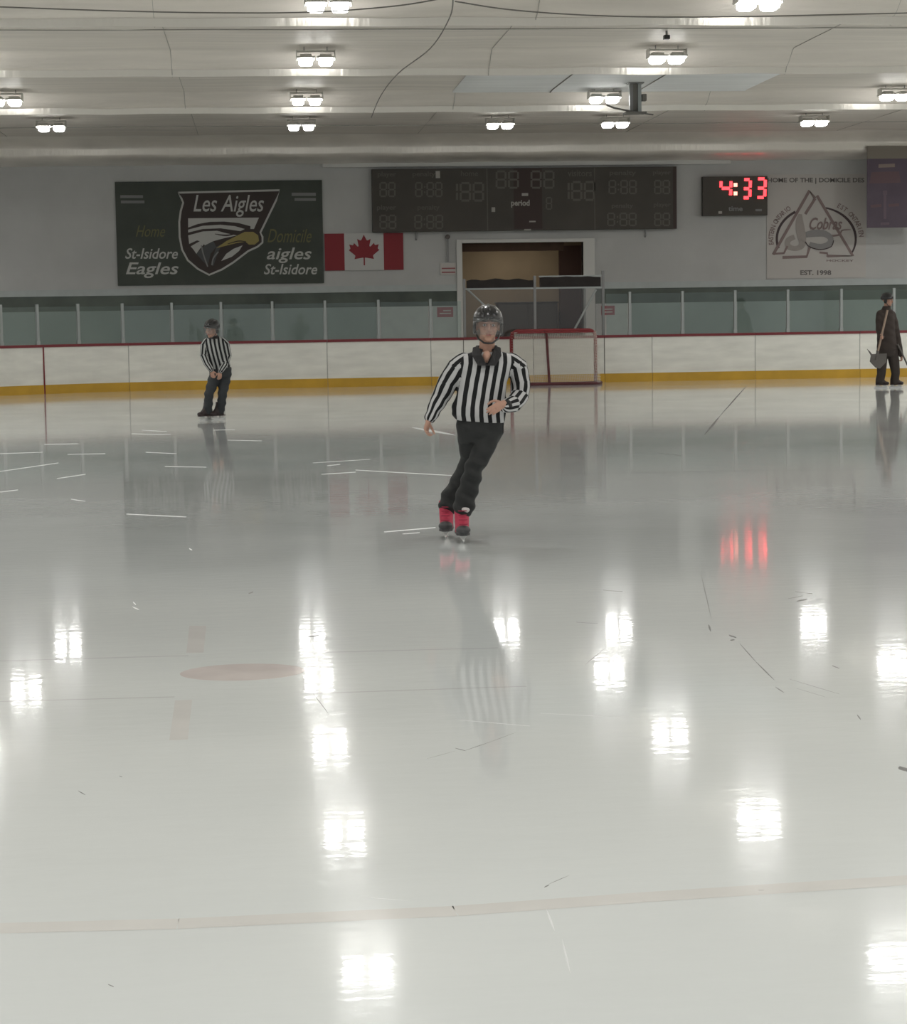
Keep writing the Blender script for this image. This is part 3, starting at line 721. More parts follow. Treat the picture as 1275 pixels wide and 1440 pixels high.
obj('snake_back', brush(MB(), [(1133, 330), (1146, 328), (1160, 329), (1168, 336), (1164, 344), (1152, 347), (1138, 343)], [8, 10, 9, 8, 8, 8, 6], yb_, .004), 'muralgrey', t)
obj('snake_edge', brush(MB(), [(1132, 340), (1138, 347), (1153, 351), (1168, 347), (1172, 338)], [1.4] * 5, yb_ - .003, .004), 'muraldark', t)
obj('snake_tail', brush(MB(), [(1168, 332), (1180, 330), (1184, 324), (1196, 323)], [3, 2.4, 2, 1], yb_, .004), 'muralmauve', t)
text_on_wall('script_lettering', 'Cobras', (1138, 306, 1184, 323), yb_ - .004, 'muralmauve', t, shear=.35, bold=.015)

# purple poster
yp = 55.40
R_ = wall_rect(1219, 205, 1304, 320, yp)
t = thing('wall_poster', 'tall purple poster with a grey top strip at the right edge', 'poster', ((R_[0] + R_[1]) / 2, yp, R_[2]))
zsp = at(1262, 223, yp).z
obj('poster_sheet', MB().box(R_[0], R_[1], yp, yp + .02, R_[2], zsp), 'poster', t)
obj('top_strip', MB().box(R_[0], R_[1], yp, yp + .02, zsp, R_[3]), 'postertop', t)['label'] = 'grey brown top strip'
m_ = MB(); ribbon(m_, [(1244, 268), (1244, 308)], 4, yp - .004, .004); ribbon(m_, [(1241, 271), (1247, 271)], 6, yp - .008, .004)
obj('printed_figure', m_, 'posterfig', t)
obj('printed_title', wpoly(MB(), [(1235, 231), (1258, 230), (1258, 235), (1235, 236)], yp - .004, .004), 'postertan', t)
m_ = MB(); wpoly(m_, [(1225, 242), (1264, 241), (1266, 257), (1222, 258)], yp - .004, .004); obj('printed_panel', m_, 'posterred', t)
m_ = MB(); wpoly(m_, [(1224, 288), (1239, 287), (1239, 291), (1224, 292)], yp - .004, .004); wpoly(m_, [(1249, 287), (1264, 286), (1264, 290), (1249, 291)], yp - .004, .004); obj('printed_caption', m_, 'posterred', t)
obj('printed_footer', wpoly(MB(), [(1238, 313), (1250, 312.5), (1250, 316), (1238, 316.5)], yp - .004, .004), 'posterfig', t)

# small wall fittings
yp = YW - .04
def plate_sign(label, rect, stripes, base='signwhite', bar='signred'):
    R_ = wall_rect(*rect, yp); t = thing('wall_sign', label, 'sign', ((R_[0] + R_[1]) / 2, yp, R_[2]))
    obj('plate', wbox(R_, yp, yp + .02), base, t)
    for r in stripes: obj('printed_bar', wbox(wall_rect(*r, yp - .004), yp - .004, yp), bar, t)
plate_sign('small white sign with two red bars left of the doorway', (619, 370, 641, 386.5), [(621, 376.5, 640, 378.3), (621, 382, 640, 383.8)])
plate_sign('faded red notice left of the tall gate, behind the glass', (614.5, 432, 637, 446), [(623, 436, 634, 437.5), (618, 440, 634, 441.5)], 'signred', 'signwhite')
plate_sign('faded red notice right of the tall gate, behind the glass', (845, 430, 864, 443), [(848, 434, 861, 435.5), (848, 438, 861, 439.5)], 'signred', 'signwhite')
a, b = at(629, 333, YW), at(629.5, 368, YW)
t = thing('hanging_rod', 'dark hanging rod with a round head on the wall left of the doorway', 'rod', (a.x, YW - .05, b.z))
obj('shaft', MB().box(a.x - .022, a.x + .022, YW - .07, YW - .03, b.z, a.z), 'steel', t); obj('head', MB().ellipsoid((a.x, YW - .06, a.z + .0), (.065, .05, .065)), 'seamdark', t, smooth=True)
for px, py0, py1, lab in ((585, 326, 337, 'short dark stub pipe under the left part of the scoreboard'), (907, 324, 333, 'short dark stub pipe under the right part of the scoreboard')):
    a, b = at(px, py0, YW), at(px, py1, YW)
    o = obj('stub_pipe', MB().tube([(a.x, YW - .06, a.z), (b.x, YW - .06, b.z + .03), (b.x, YW + .01, b.z)], .025, 8), 'steel'); tag(o, lab, 'pipe')

# ------------------------------------------------------------------ ceiling things
def build_lamp(label):
    t = thing('ceiling_lamp', label, 'lamp', (0, 0, 0), 'twin panel lamps under the ceiling')
    def lens(cx):
        m_ = MB(); rings = []
        for z, k in ((.0, 1), (-.055, 1), (-.085, .93), (-.105, .72)):
            hx, hy = .118 * k, .18 * k; q = .04 * k; ring = []
            for sx, sy_, a0 in ((1, 1, 0), (-1, 1, 90), (-1, -1, 180), (1, -1, 270)):
                for i in range(4):
                    a = math.radians(a0 + 30 * i); ring.append(Vector((cx + sx * (hx - q) + q * math.cos(a), sy_ * (hy - q) + q * math.sin(a), z)))
            rings.append(ring)
        return m_.ring_loft(rings[::-1])
    for cx in (-.172, .172):
        h = obj('lamp_head', MB().box(cx - .160, cx + .160, -.225, .225, .0, .030), 'lamp', t, bevel=.01)
        obj('lens', lens(cx), 'lens', h, smooth=False)
        obj('heat_sink', MB().box(cx - .10, cx + .10, -.14, .14, .030, .075), 'lamp', h)
    obj('end_plate', MB().box(-.338, -.325, -.15, .15, -.02, .14), 'lamp', t); obj('end_plate', MB().box(.325, .338, -.15, .15, -.02, .14), 'lamp', t)
    obj('mount_bar', MB().box(-.338, .338, -.03, .03, .12, .145), 'lamp', t)
    for x in (-.2, .2): obj('hanger', MB().tube([(x, 0, .14), (x, 0, .22)], .008, 6), 'steel', t)
    return t
LH2 = LH + .115
K = 1.1458
seen = [((0.96, 26.63), 'lamp in the row nearest the camera, left one'), ((6.38, 26.54), 'lamp in the row nearest the camera, right one'),
        ((0.96, 32.25), 'lamp in the second row from the camera, left one'), ((6.32, 32.21), 'lamp in the second row from the camera, over the bracket'),
        ((-4.33, 38.11), 'lamp in the third row at the left edge'), ((0.96, 38.21), 'second lamp from the left in the third row'), ((6.35, 38.23), 'lamp in the third row left of the hanging bracket'), ((11.70, 38.07), 'lamp in the third row at the right edge'),
        ((-4.04, 43.29), 'farthest row lamp above the left part of the end wall'), ((0.97, 43.41), 'farthest row lamp above the green banner'), ((5.04, 43.40), 'farthest row lamp above the scoreboard'), ((7.42, 43.36), 'farthest row lamp just behind the hanging bracket'), ((11.59, 43.30), 'farthest row lamp above the clock and mural')]
proto = None
for (x, y), lab in seen:
    lab = 'white twin ' + lab
    if proto is None: proto = build_lamp(lab); proto.location = (x * K, y * K, LH2)
    else: copy_tree(proto, (x * K, y * K, LH2), lab)
for px, py, lab in ((517, 1358, 'white twin lamp overhead mirrored low in the ice, left one'), (1262, 1345, 'white twin lamp overhead mirrored low in the ice, right one')):
    p = at(px, py, z=-LH); copy_tree(proto, (p.x, p.y, LH2), lab)
for x in (-5.0, 13.4): copy_tree(proto, (x, 36.9, LH2), 'white twin lamp beyond the %s side of the frame, mirrored in the ice' % ('left' if x < 0 else 'right'))
# the same lamps of the grid outside the picture
def lamp_light(x, y, k=1.0):
    l = bpy.data.lights.new('hall_lamp', 'AREA'); l.shape = 'RECTANGLE'; l.size = .6; l.size_y = .36; l.energy = LAMP_W * k; l.color = (1, .99, .965)
    o = bpy.data.objects.new('hall_lamp', l); COL.objects.link(o); o.location = (x, y, LH)
for y in (-1, 5.2, 11.5, 17.8, 24.2, 30.45, 36.9, 43.75, 49.65):
    for x in (-11.1, -5.0, 1.1, 7.27, 13.4, 19.5, 25.0):
        inside = (y > 30 and x in (1.1, 7.27)) or (y > 36 and x in (-5.0, 13.4)) or (abs(y - 24.2) < .1 and x in (1.1, 7.27))
        if not inside: lamp_light(x, y, 1.15 if y > 28 else 0.62)

# lighter ceiling bay with two joints
xa, xb = at(648, 118, z=6.2).x, at(1085, 112, z=6.2).x
ya0, ya1 = 38.8, 44.15
struct('trim_30', MB().grid(lambda u, v: (xa + (xb - xa) * u, ya0 + (ya1 - ya0) * v, zc(ya0 + (ya1 - ya0) * v) - .02), 12, 120), 'patch', 'lighter white bay of the ceiling', smooth=True, solid=.01, origin=(0, 0, 0))
n = 30
for fx in (.33, .63):
    n += 1; x = xa + (xb - xa) * fx
    struct('trim_%d' % n, MB().tube([(x, ya0 + (ya1 - ya0) * i / 12, zc(ya0 + (ya1 - ya0) * i / 12) - .03) for i in range(13)], .012, 6), 'seam', origin=(0, 0, 0))
# seams of the foil running across and along the hall
def seam_across(y, x0=XL, x1=XR, r=.016):
    global n
    n += 1; struct('trim_%d' % n, MB().tube([(x0 + (x1 - x0) * i / 40, y + .03 * math.sin((x0 + (x1 - x0) * i / 40) * 1.9), zc(y) - .012) for i in range(41)], r, 6), 'softseam', 'dark seam across the ceiling foil', origin=(0, 0, 0))
for y in (27.9, 34.6, 41.0, 47.6, 52.0): seam_across(y, r=.010)
def seam_along(x, y0=20, y1=54.5):
    global n
    n += 1; k = 400; struct('trim_%d' % n, MB().tube([(x, y0 + (y1 - y0) * i / k, zc(y0 + (y1 - y0) * i / k) - .004) for i in range(k + 1)], .006, 6), 'softseam', 'seam along the ceiling foil', origin=(0, 0, 0))
for x in (-6.2, -1.4, 4.2, 9.6, 15.2): seam_along(x)
# loose cables
def cable(label, pts):
    P = []
    for px, py in pts:
        P.append(at(px, py, z=5.80))
    Q = []
    for i in range(len(P) - 1):
        a = P[max(i - 1, 0)]; b = P[i]; c = P[i + 1]; d = P[min(i + 2, len(P) - 1)]
        for k in range(6):
            u = k / 6; v = .5 * ((2 * b) + (c - a) * u + (2 * a - 5 * b + 4 * c - d) * u * u + (3 * b - a - 3 * c + d) * u ** 3)
            Q.append(v)
    Q.append(P[-1]); o = obj('ceiling_cable', MB().tube(Q, .010, 6), 'seam'); tag(o, label, 'cable')
cable('thin dark cable drooping across the upper left of the ceiling', [(-20, 9), (150, 15), (300, 18), (440, 17), (560, 8), (640, -6)])
cable('thin dark cable curving down the ceiling left of the white bay', [(637, -4), (632, 25), (605, 68), (560, 103), (535, 135), (522, 165)])
cable('thin dark cable across the upper right of the ceiling', [(640, 2), (720, 14), (840, 22), (1000, 24), (1290, 18)])
# bracket hanging under the white bay
p = at(893, 158, y=42.6); q = at(893, 112, y=42.6); zt2 = zc(42.6)
t = thing('hanging_bracket', 'grey steel post bracket hanging from the white ceiling bay', 'bracket', (p.x, 42.6, p.z))
for dx in (-.085, .085): obj('rail', MB().box(p.x + dx - .035, p.x + dx + .035, 42.55, 42.65, p.z, zt2), 'steel' if dx < 0 else 'alu', t)
obj('web', MB().box(p.x - .05, p.x + .05, 42.58, 42.62, p.z, zt2), 'seam', t)
obj('control_box', MB().box(p.x + .13, p.x + .22, 42.5, 42.66, p.z + .22, p.z + .36), 'seam', t, bevel=.008)
obj('foot_plate', MB().box(p.x - .22, p.x + .2, 42.4, 42.8, p.z - .03, p.z), 'seam', t)
obj('side_arm', MB().tube([(p.x - .05, 42.5, p.z - .0), (p.x - .45, 42.5, p.z + .08), (p.x - .6, 42.5, p.z + .14)], .02, 6), 'seam', t)
obj('side_arm', MB().tube([(p.x + .05, 42.5, p.z - .02), (p.x + .35, 42.5, p.z - .06)], .015, 6), 'seam', t)
obj('ceiling_plate', MB().box(p.x - .16, p.x + .16, 42.45, 42.75, zt2 - .05, zt2), 'steel', t)
p = at(937, 52, z=6.16)
t = thing('ceiling_sensor', 'small black device on the ceiling above the white bay', 'sensor', (p.x, p.y, 6.16))
obj('body', MB().box(p.x - .05, p.x + .05, p.y - .06, p.y + .06, 6.12, 6.19), 'black', t, bevel=.01); obj('mount', MB().box(p.x - .015, p.x + .015, p.y - .015, p.y + .015, 6.19, zc(p.y) + .0), 'steel', t)

# ------------------------------------------------------------------ people
def head_frame(c, yaw=0.0, pitch=0.0, tilt=0.0, sc=1.0):
    return Matrix.Translation(c) @ Matrix.Rotation(yaw, 4, 'Z') @ Matrix.Rotation(pitch, 4, 'X') @ Matrix.Rotation(tilt, 4, 'Y') @ Matrix.Scale(sc, 4)
def add_head(mb, T):
    E_ = lambda c, r: mb.ellipsoid(c, r, T, 20, 14)
    E_((0, .012, .022), (.075, .094, .092)); E_((0, -.025, -.045), (.058, .066, .078)); E_((0, -.066, -.102), (.026, .024, .020))
    E_((0, -.083, .016), (.046, .014, .010)); E_((.036, -.062, -.035), (.026, .026, .026)); E_((-.036, -.062, -.035), (.026, .026, .026))
    mb.capsule_chain([T @ Vector((0, -.088, .005)), T @ Vector((0, -.100, -.02)), T @ Vector((0, -.106, -.036))], [.009, .012, .015], 10)
    E_((0, -.086, -.068), (.024, .012, .010))
    for s_ in (-1, 1): E_((s_ * .077, .008, -.02), (.011, .022, .032))
def head_details(root, T, hair=False):
    tb_ = lambda m_: m_
    for s_ in (-1, 1):
        m_ = MB().ellipsoid((s_ * .031, -.082, -.004), (.012, .009, .008), T, 12, 8); e = obj('eye', m_, 'eyew', root, smooth=True)
        obj('iris', MB().ellipsoid((s_ * .031, -.0885, -.004), (.0055, .004, .0055), T, 10, 6), 'iris', e)
        obj('eyebrow', MB().ellipsoid((s_ * .032, -.092, .021), (.020, .006, .004), T, 10, 6), 'hair', root)
    obj('mouth', MB().ellipsoid((0, -.0955, -.071), (.020, .006, .0065), T, 12, 8), 'lips', root, smooth=True)
def shell(T, r, c, az0, az1, top, bot, na=40, nz=12):
    """part of an ellipsoid shell; top/bot are polar angles, functions of azimuth (0 = front)"""
    def P(u, v):
        az = az0 + (az1 - az0) * u; a0 = top(az); a1 = bot(az); ph = a0 + (a1 - a0) * v
        return T @ (Vector(c) + Vector((r[0] * math.sin(ph) * math.sin(az), -r[1] * math.sin(ph) * math.cos(az), r[2] * math.cos(ph))))
    return MB().grid(P, na, nz)
def add_helmet(root, T, m='helmet', visor=True, strap=True):
    bot = lambda az: math.radians(84 + 32 * (0.5 - 0.5 * math.cos(az)) ** 0.6 if abs(az) > .01 else 84)
    h = obj('helmet', shell(T, (.100, .122, .104), (0, .012, .028), -PI, PI, lambda a: 0.0, bot), m, root, smooth=True, solid=.010)
    for s_ in (-1, 1):
        obj('ear_guard', MB().ellipsoid((s_ * .094, .004, -.03), (.012, .034, .045), T, 14, 10), m, h, smooth=True)
    obj('rim', MB().tube([T @ (Vector((0, .012, .028)) + Vector((.104 * math.sin(bot(a)) * math.sin(a), -.126 * math.sin(bot(a)) * math.cos(a), .104 * math.cos(bot(a))))) for a in [math.radians(d) for d in range(-100, 101, 8)]], .006, 6), 'black', h)
    rg = MB()
    for x in (-.045, 0, .045):
        rg.tube([T @ Vector((x, .012 - .126 * math.sqrt(max(0, 1 - (x / .1) ** 2)) * math.cos(a), .028 + .108 * math.sqrt(max(0, 1 - (x / .1) ** 2)) * math.sin(a))) for a in [math.radians(d) for d in range(25, 156, 10)]], .007, 6)
    obj('crown_ridge', rg, m, h, smooth=True)
    if visor:
        def V(u, v):
            az = math.radians(-82 + 164 * u); z = .045 - .115 * v
            return T @ Vector((.106 * math.sin(az), .012 - .142 * math.cos(az), z))
        vz = obj('visor', MB().grid(V, 30, 6), 'visor', root, smooth=True, solid=.003); vz['label'] = 'clear curved visor'
    if strap:
        obj('chin_strap', MB().tube([T @ Vector(p) for p in ((-.088, -.005, -.05), (-.070, -.04, -.10), (-.03, -.072, -.128), (0, -.08, -.131), (.03, -.072, -.128), (.070, -.04, -.10), (.088, -.005, -.05))], .007, 6), 'black', root)
def add_hand(mb, wrist, d, nrm, side, L=.165, curl=0.6):
    """palm + four fingers + thumb. d = wrist->knuckles, nrm = direction the palm faces, side = +1 thumb on d x nrm side"""
    d = Vector(d).normalized(); nrm = Vector(nrm); nrm = (nrm - d * nrm.dot(d)).normalized(); sd = d.cross(nrm) * side; w_ = Vector(wrist); k = L / .18
    pr = []
    for f_, hw, hd in ((-.02, .022, .016), (.02, .030, .017), (.06, .038, .016), (.088, .036, .012)):
        c = w_ + d * f_ * k; pr.append([c + sd * hw * k * math.cos(2 * PI * j / 12) + nrm * hd * k * math.sin(2 * PI * j / 12) for j in range(12)])
    mb.ring_loft(pr)
    for i, (o_, ln, r) in enumerate(((.029, .072, .0088), (.010, .080, .0092), (-.010, .075, .0088), (-.028, .058, .0078))):
        p0 = w_ + d * (.082 - .004 * abs(i - 1)) * k + sd * o_ * k; P = [p0 - d * .02 * k, p0]; a = 0
        for j, fr in enumerate((.45, .32, .23)):
            a += curl * (.55 if j == 0 else .85); P.append(P[-1] + (d * math.cos(a) + nrm * math.sin(a) + sd * (o_ * 1.2)).normalized() * ln * fr * k)
        mb.capsule_chain(P, [r * k * x for x in (1.05, 1.05, 1, .92, .8)], 8)
    p0 = w_ + d * .028 * k + sd * .028 * k
    P = [p0, p0 + (d * .5 + sd * .75 + nrm * .35).normalized() * .036 * k]; P.append(P[-1] + (d * .85 + sd * .25 + nrm * (.3 + .4 * curl)).normalized() * .032 * k); P.append(P[-1] + (d * .85 - sd * .1 + nrm * (.4 + .5 * curl)).normalized() * .026 * k)
    mb.capsule_chain(P, [r * k for r in (.014, .0115, .010, .0085)], 8)
def ellrings(mb, rows, n=24):
    """rows of (centre, half-width, half-depth [, width direction])"""
    rings = []
    for c, hw, hd in rows:
        rings.append([Vector((c.x + hw * math.cos(2 * PI * j / n), c.y + hd * math.sin(2 * PI * j / n), c.z)) for j in range(n)])
    mb.ring_loft(rings)
def resample(pts, k=8):
    out = []
    for i in range(len(pts) - 1):
        for j in range(k): out.append(tuple(a + (b - a) * j / k for a, b in zip(pts[i], pts[i + 1])))
    out.append(pts[-1]); return out
def paint_stripes(me, torso, arms, width):
    """corner attribute: across the torso, and around each sleeve so that stripes run along it"""
    at_ = me.attributes.new('stripe', 'FLOAT', 'CORNER')
    def tc(z):
        for i in range(len(torso) - 1):
            a, b = torso[i], torso[i + 1]
            if min(a[0].z, b[0].z) <= z <= max(a[0].z, b[0].z):
                f_ = (z - a[0].z) / (b[0].z - a[0].z + 1e-9); return a[0].lerp(b[0], f_), a[1] + (b[1] - a[1]) * f_
        e = torso[0] if abs(torso[0][0].z - z) < abs(torso[-1][0].z - z) else torso[-1]; return e[0], e[1]
    def seg(p, arm):
        best = (9, None)
        for i in range(len(arm) - 1):
            a, b = arm[i][0], arm[i + 1][0]; ab = b - a; u = max(0, min(1, (p - a).dot(ab) / ab.length_squared)); q = a + ab * u
            d_ = (p - q).length / (arm[i][1] + (arm[i + 1][1] - arm[i][1]) * u)
            if d_ < best[0]: best = (d_, (q, ab.normalized(), arm[i][1]))
        return best
    for po in me.polygons:
        c = po.center; tcn, thw = tc(c.z); best = None
        inside_t = abs(c.x - tcn.x) / thw
        for arm in arms:
            d_, s_ = seg(c, arm)
            if d_ < 1.25 and (inside_t > .93 or d_ < 1.12 and (c.y - tcn.y) < -.17): best = (d_, s_) if best is None or d_ < best[0] else best
        for li in po.loop_indices:
            p = me.vertices[me.loops[li].vertex_index].co
            if best:
                q, ax, r = best[1]; u = ax.cross(Vector((0, 1, 0))).normalized(); v = u.cross(ax).normalized(); e = p - q
                ang = math.atan2(e.dot(u), -e.dot(v)); ec = c - q; ac = math.atan2(ec.dot(u), -ec.dot(v))
                if ang - ac > PI: ang -= 2 * PI
                if ang - ac < -PI: ang += 2 * PI
                val = ang * .072 / width + .25
            else:
                t_, _ = tc(p.z); val = (p.x - t_.x) / width + .75
            at_.data[li].value = val + 20
def skate(root, ankle, toe_dir, cols, h=.30, tilt=0.0, k=1.0):
    """skate with boot, toe cap, sole, blade holder and blade; ankle = top of boot, standing h below it on the ice"""
    d = Vector((toe_dir[0], toe_dir[1], 0)).normalized(); s_ = Vector((-d.y, d.x, 0)); g = Vector((ankle[0], ankle[1], ankle[2] - h)); A = Vector(ankle)
    zs = lambda z: g + (A - g) * (z / h) * 0 + Vector((0, 0, z))
    bm_ = MB()
    rows = []
    for z, hw, bk_, fr in ((h, .054, .07, .05), (h - .05, .054, .078, .056), (.17, .053, .088, .085)):
        c = Vector((A.x, A.y, g.z + z)); rows.append([c + s_ * hw * k * math.cos(2 * PI * j / 18) + d * ((fr if math.sin(2 * PI * j / 18) > 0 else bk_) * math.sin(2 * PI * j / 18)) * k for j in range(18)])
    c = Vector((A.x, A.y, g.z + .12)); rows.append([c + s_ * .05 * k * math.cos(2 * PI * j / 18) + d * ((.14 if math.sin(2 * PI * j / 18) > 0 else .09) * math.sin(2 * PI * j / 18)) * k for j in range(18)])
    c = Vector((A.x, A.y, g.z + .07)); rows.append([c + s_ * .049 * k * math.cos(2 * PI * j / 18) + d * ((.15 if math.sin(2 * PI * j / 18) > 0 else .09) * math.sin(2 * PI * j / 18)) * k for j in range(18)])
    bm_.ring_loft(rows)
    b = obj('skate', bm_, cols[0], root, smooth=True)
    T = Matrix.Translation(g + d * .12 * k + Vector((0, 0, .095))) @ Matrix((( s_.x, d.x, 0, 0), (s_.y, d.y, 0, 0), (0, 0, 1, 0), (0, 0, 0, 1)))
    obj('toe_cap', MB().ellipsoid((0, 0, 0), (.053 * k, .065 * k, .036), T, 16, 10), cols[1], b, smooth=True)
    def foot(z0, z1, hw, f0, f1):
        p = [g + s_ * a_ * hw + d * e_ + Vector((0, 0, z0)) for a_, e_ in ((-1, f0), (1, f0), (1, f1 * .7), (.5, f1), (-.5, f1), (-1, f1 * .7))]
        return MB().prism(p, (0, 0, z1 - z0))
    obj('sole', foot(.058, .075, .048 * k, -.09 * k, .17 * k), cols[1], b)
    hm = MB()
    for f0, f1 in ((-.075, -.01), (.06, .13)):
        hm.ring_loft([[g + s_ * a_ * w_ + d * e_ * k + Vector((0, 0, z)) for a_, e_ in ((-1, f0), (1, f0), (1, f1), (-1, f1))] for z, w_ in ((.028, .006), (.06, .028))])
    hm.ring_loft([[g + s_ * a_ * .006 + d * e_ * k + Vector((0, 0, z)) for a_, e_ in ((-1, -.11), (1, -.11), (1, .16), (-1, .16))] for z in (.018, .032)])
    obj('blade_holder', hm, 'holder', b)
    obj('blade', MB().prism([g + s_ * .002 + d * e_ * k + Vector((0, 0, z)) for e_, z in ((-.12, .012), (-.10, .001), (.13, .001), (.165, .016), (.15, .022), (-.115, .022))], -s_ * .004), 'blade', b)
    return b

# ---- front referee skating towards us
Y0 = 15.07
J = lambda px, py, dy=0.0: at(px, py, Y0 + dy)
pm = Y0 / F
t = thing('person', 'referee in striped shirt, black trousers and red skates skating towards the camera', 'person', at(645, 760, z=0))
torso = [(J(675, 590, -.02), 33 * pm, .125), (J(673.5, 582, -.03), 38.5 * pm, .145), (J(673.5, 572, -.035), 39.5 * pm, .15), (J(676, 556, -.04), 35 * pm, .145), (J(679, 538, -.045), 34 * pm, .14),
         (J(682, 522, -.05), 37 * pm, .138), (J(684, 510, -.05), 41 * pm, .125), (J(684, 502, -.05), 39 * pm, .11), (J(684, 497, -.05), 30 * pm, .088), (J(684, 494, -.05), 18 * pm, .066)]
armR = [(J(652, 508, -.04), .066), (J(643, 516, -.03), .074), (J(630, 537, .0), .075), (J(621, 556, .02), .068), (J(612, 572, -.01), .056), (J(605, 587, -.04), .044)]
armL = [(J(718, 508, -.04), .066), (J(727, 515, -.03), .074), (J(732, 537, .0), .072), (J(731, 556, -.02), .068), (J(722, 568, -.13), .062), (J(711, 571, -.22), .048)]
body = MB()
ellrings(body, [(c, hw * .78, hd * .78) for c, hw, hd in torso[:-1]] + [(J(684, 488, -.05), .052, .055)])
T = head_frame(J(686, 455.5, -.10), math.radians(-2), math.radians(3), math.radians(2), 1.02)
body.capsule_chain([J(684, 502, -.06), J(684.5, 488, -.07), J(685.5, 468, -.08)], [.064, .056, .056], 16)
add_head(body, T)
body.ellipsoid(J(684.3, 502, -.155), (.032, .045, .046))
hiplegs = lambda m_, f_: None
legA = [(659, 598, .0, .088), (660, 620, .02, .085), (661, 640, .05, .076), (658, 655, .09, .068), (650, 668, .16, .066), (642, 685, .26, .068), (633, 700, .34, .074), (630.5, 712, .34, .076)]
legB = [(691, 598, -.02, .085), (684, 620, -.05, .083), (676, 640, -.08, .076), (667, 655, -.09, .068), (664, 668, -.06, .070), (659.5, 685, -.02, .073), (654, 701, .01, .077), (652, 714, .01, .079)]
for arm in (armR, armL): body.capsule_chain([a[0] for a in arm], [a[1] * .62 for a in arm], 12)
for leg in (legA, legB): body.capsule_chain([J(*a[:3]) for a in leg] + [J(leg[-1][0], leg[-1][1] + 8, leg[-1][2])], [a[3] * .65 for a in leg] + [.035], 12)
body.capsule_chain([armR[-2][0], armR[-1][0], J(602.5, 592, -.05)], [.03, .027, .025], 12)
add_hand(body, J(602.5, 591, -.05), J(597, 612, -.07) - J(603, 590, -.05), Vector((.8, -.5, 0)), -1, .16, .95)
body.capsule_chain([armL[-2][0], armL[-1][0], J(706, 570, -.255)], [.03, .027, .025], 12)
add_hand(body, J(708, 567, -.25), J(694, 576, -.29) - J(708, 567, -.25), Vector((-.15, .95, -.25)), -1, .165, .38)
obj('body', remesh(body, .0045, 3), 'skin', t, smooth=True)
head_details(t, T); add_helmet(t, T)
jm = MB(); ellrings(jm, torso)
for arm in (armR, armL): jm.capsule_chain([a[0] for a in arm][:-1] + [arm[-1][0]], [a[1] for a in arm], 18)
me = remesh(jm, .008, 5)
# soft cloth folds
for v in me.vertices:
    z = v.co.z; v.co.y += .006 * math.sin(z * 47 + v.co.x * 31) * (1 if z < 1.25 else .3)
    k = max(0, (1.06 - z) / .2); v.co.x += .006 * k * math.sin(z * 70 + v.co.x * 30)
paint_stripes(me, torso, [armR, armL], .062)
for v in me.vertices:
    k = max(0, min(1, (v.co.x - J(640, 585).x) / (68 * pm))); zz = J(675, 590).z
    if v.co.z < zz + .05: v.co.z -= .03 * k * (1 - (v.co.z - zz) / .1)
obj('striped_shirt', me, 'jersey', t, smooth=True)['label'] = 'black and white striped shirt'
# collar
cl = MB()
cn = J(684, 492, -.06)
def CP(u, v):
    a = math.radians(-62 + 304 * u); r0 = .062 + .034 * v
    return cn + Vector((r0 * 1.12 * math.cos(a), r0 * math.sin(a), .030 - .052 * v - .030 * max(0, -math.sin(a))))
cl.grid(CP, 30, 4)
for s_ in (-1, 1):
    p = [J(684 + s_ * 0.5, 513, -.212), J(684 + s_ * 7.5, 499, -.19), J(684 + s_ * 12, 487, -.105), J(684 + s_ * 19, 489, -.095), J(684 + s_ * 20, 499, -.150), J(684 + s_ * 12, 513, -.205)]
    cl.prism(p, (0, -.010, -.004))
obj('collar', cl, 'collar', t, solid=.008)['label'] = 'black collar'
obj('placket', MB().prism([J(682.5, 510, -.20), J(685.5, 510, -.20), J(685, 518, -.20), J(683, 518, -.20)], (0, .02, 0)), 'collar', t)
for arm in (armR, armL):
    a, b = arm[-2][0], arm[-1][0]; d_ = (b - a).normalized(); obj('cuff', MB().tube([b - d_ * .012, b + d_ * .022], [arm[-1][1] * 1.0, arm[-1][1] * .86], 16), 'collar', t, smooth=True)
pmh = MB(); ellrings(pmh, [(J(675, 584, -.02), 33 * pm, .115), (J(675, 596, -.01), 34.5 * pm, .125), (J(675, 610, -.01), 33 * pm, .12), (J(674, 622, -.01), 28 * pm, .10)])
for leg in (legA, legB): pmh.capsule_chain([J(*a[:3]) for a in leg], [a[3] for a in leg], 18)
me = remesh(pmh, .008, 4)
for v in me.vertices:
    z = v.co.z; f_ = 1.0 if z < .62 else .35
    v.co.y += .010 * f_ * math.sin(z * 58 + v.co.x * 30); v.co.x += .005 * f_ * math.sin(z * 66 - v.co.x * 18)
obj('trousers', me, 'pants', t, smooth=True)['label'] = 'black baggy trousers'
pk = [J(706, 594, -.06), J(708, 596, -.06), J(708, 609, -.06), J(705, 607, -.06)]
obj('shirt_tail', MB().prism(pk, (0, .02, 0)), 'collar', t)
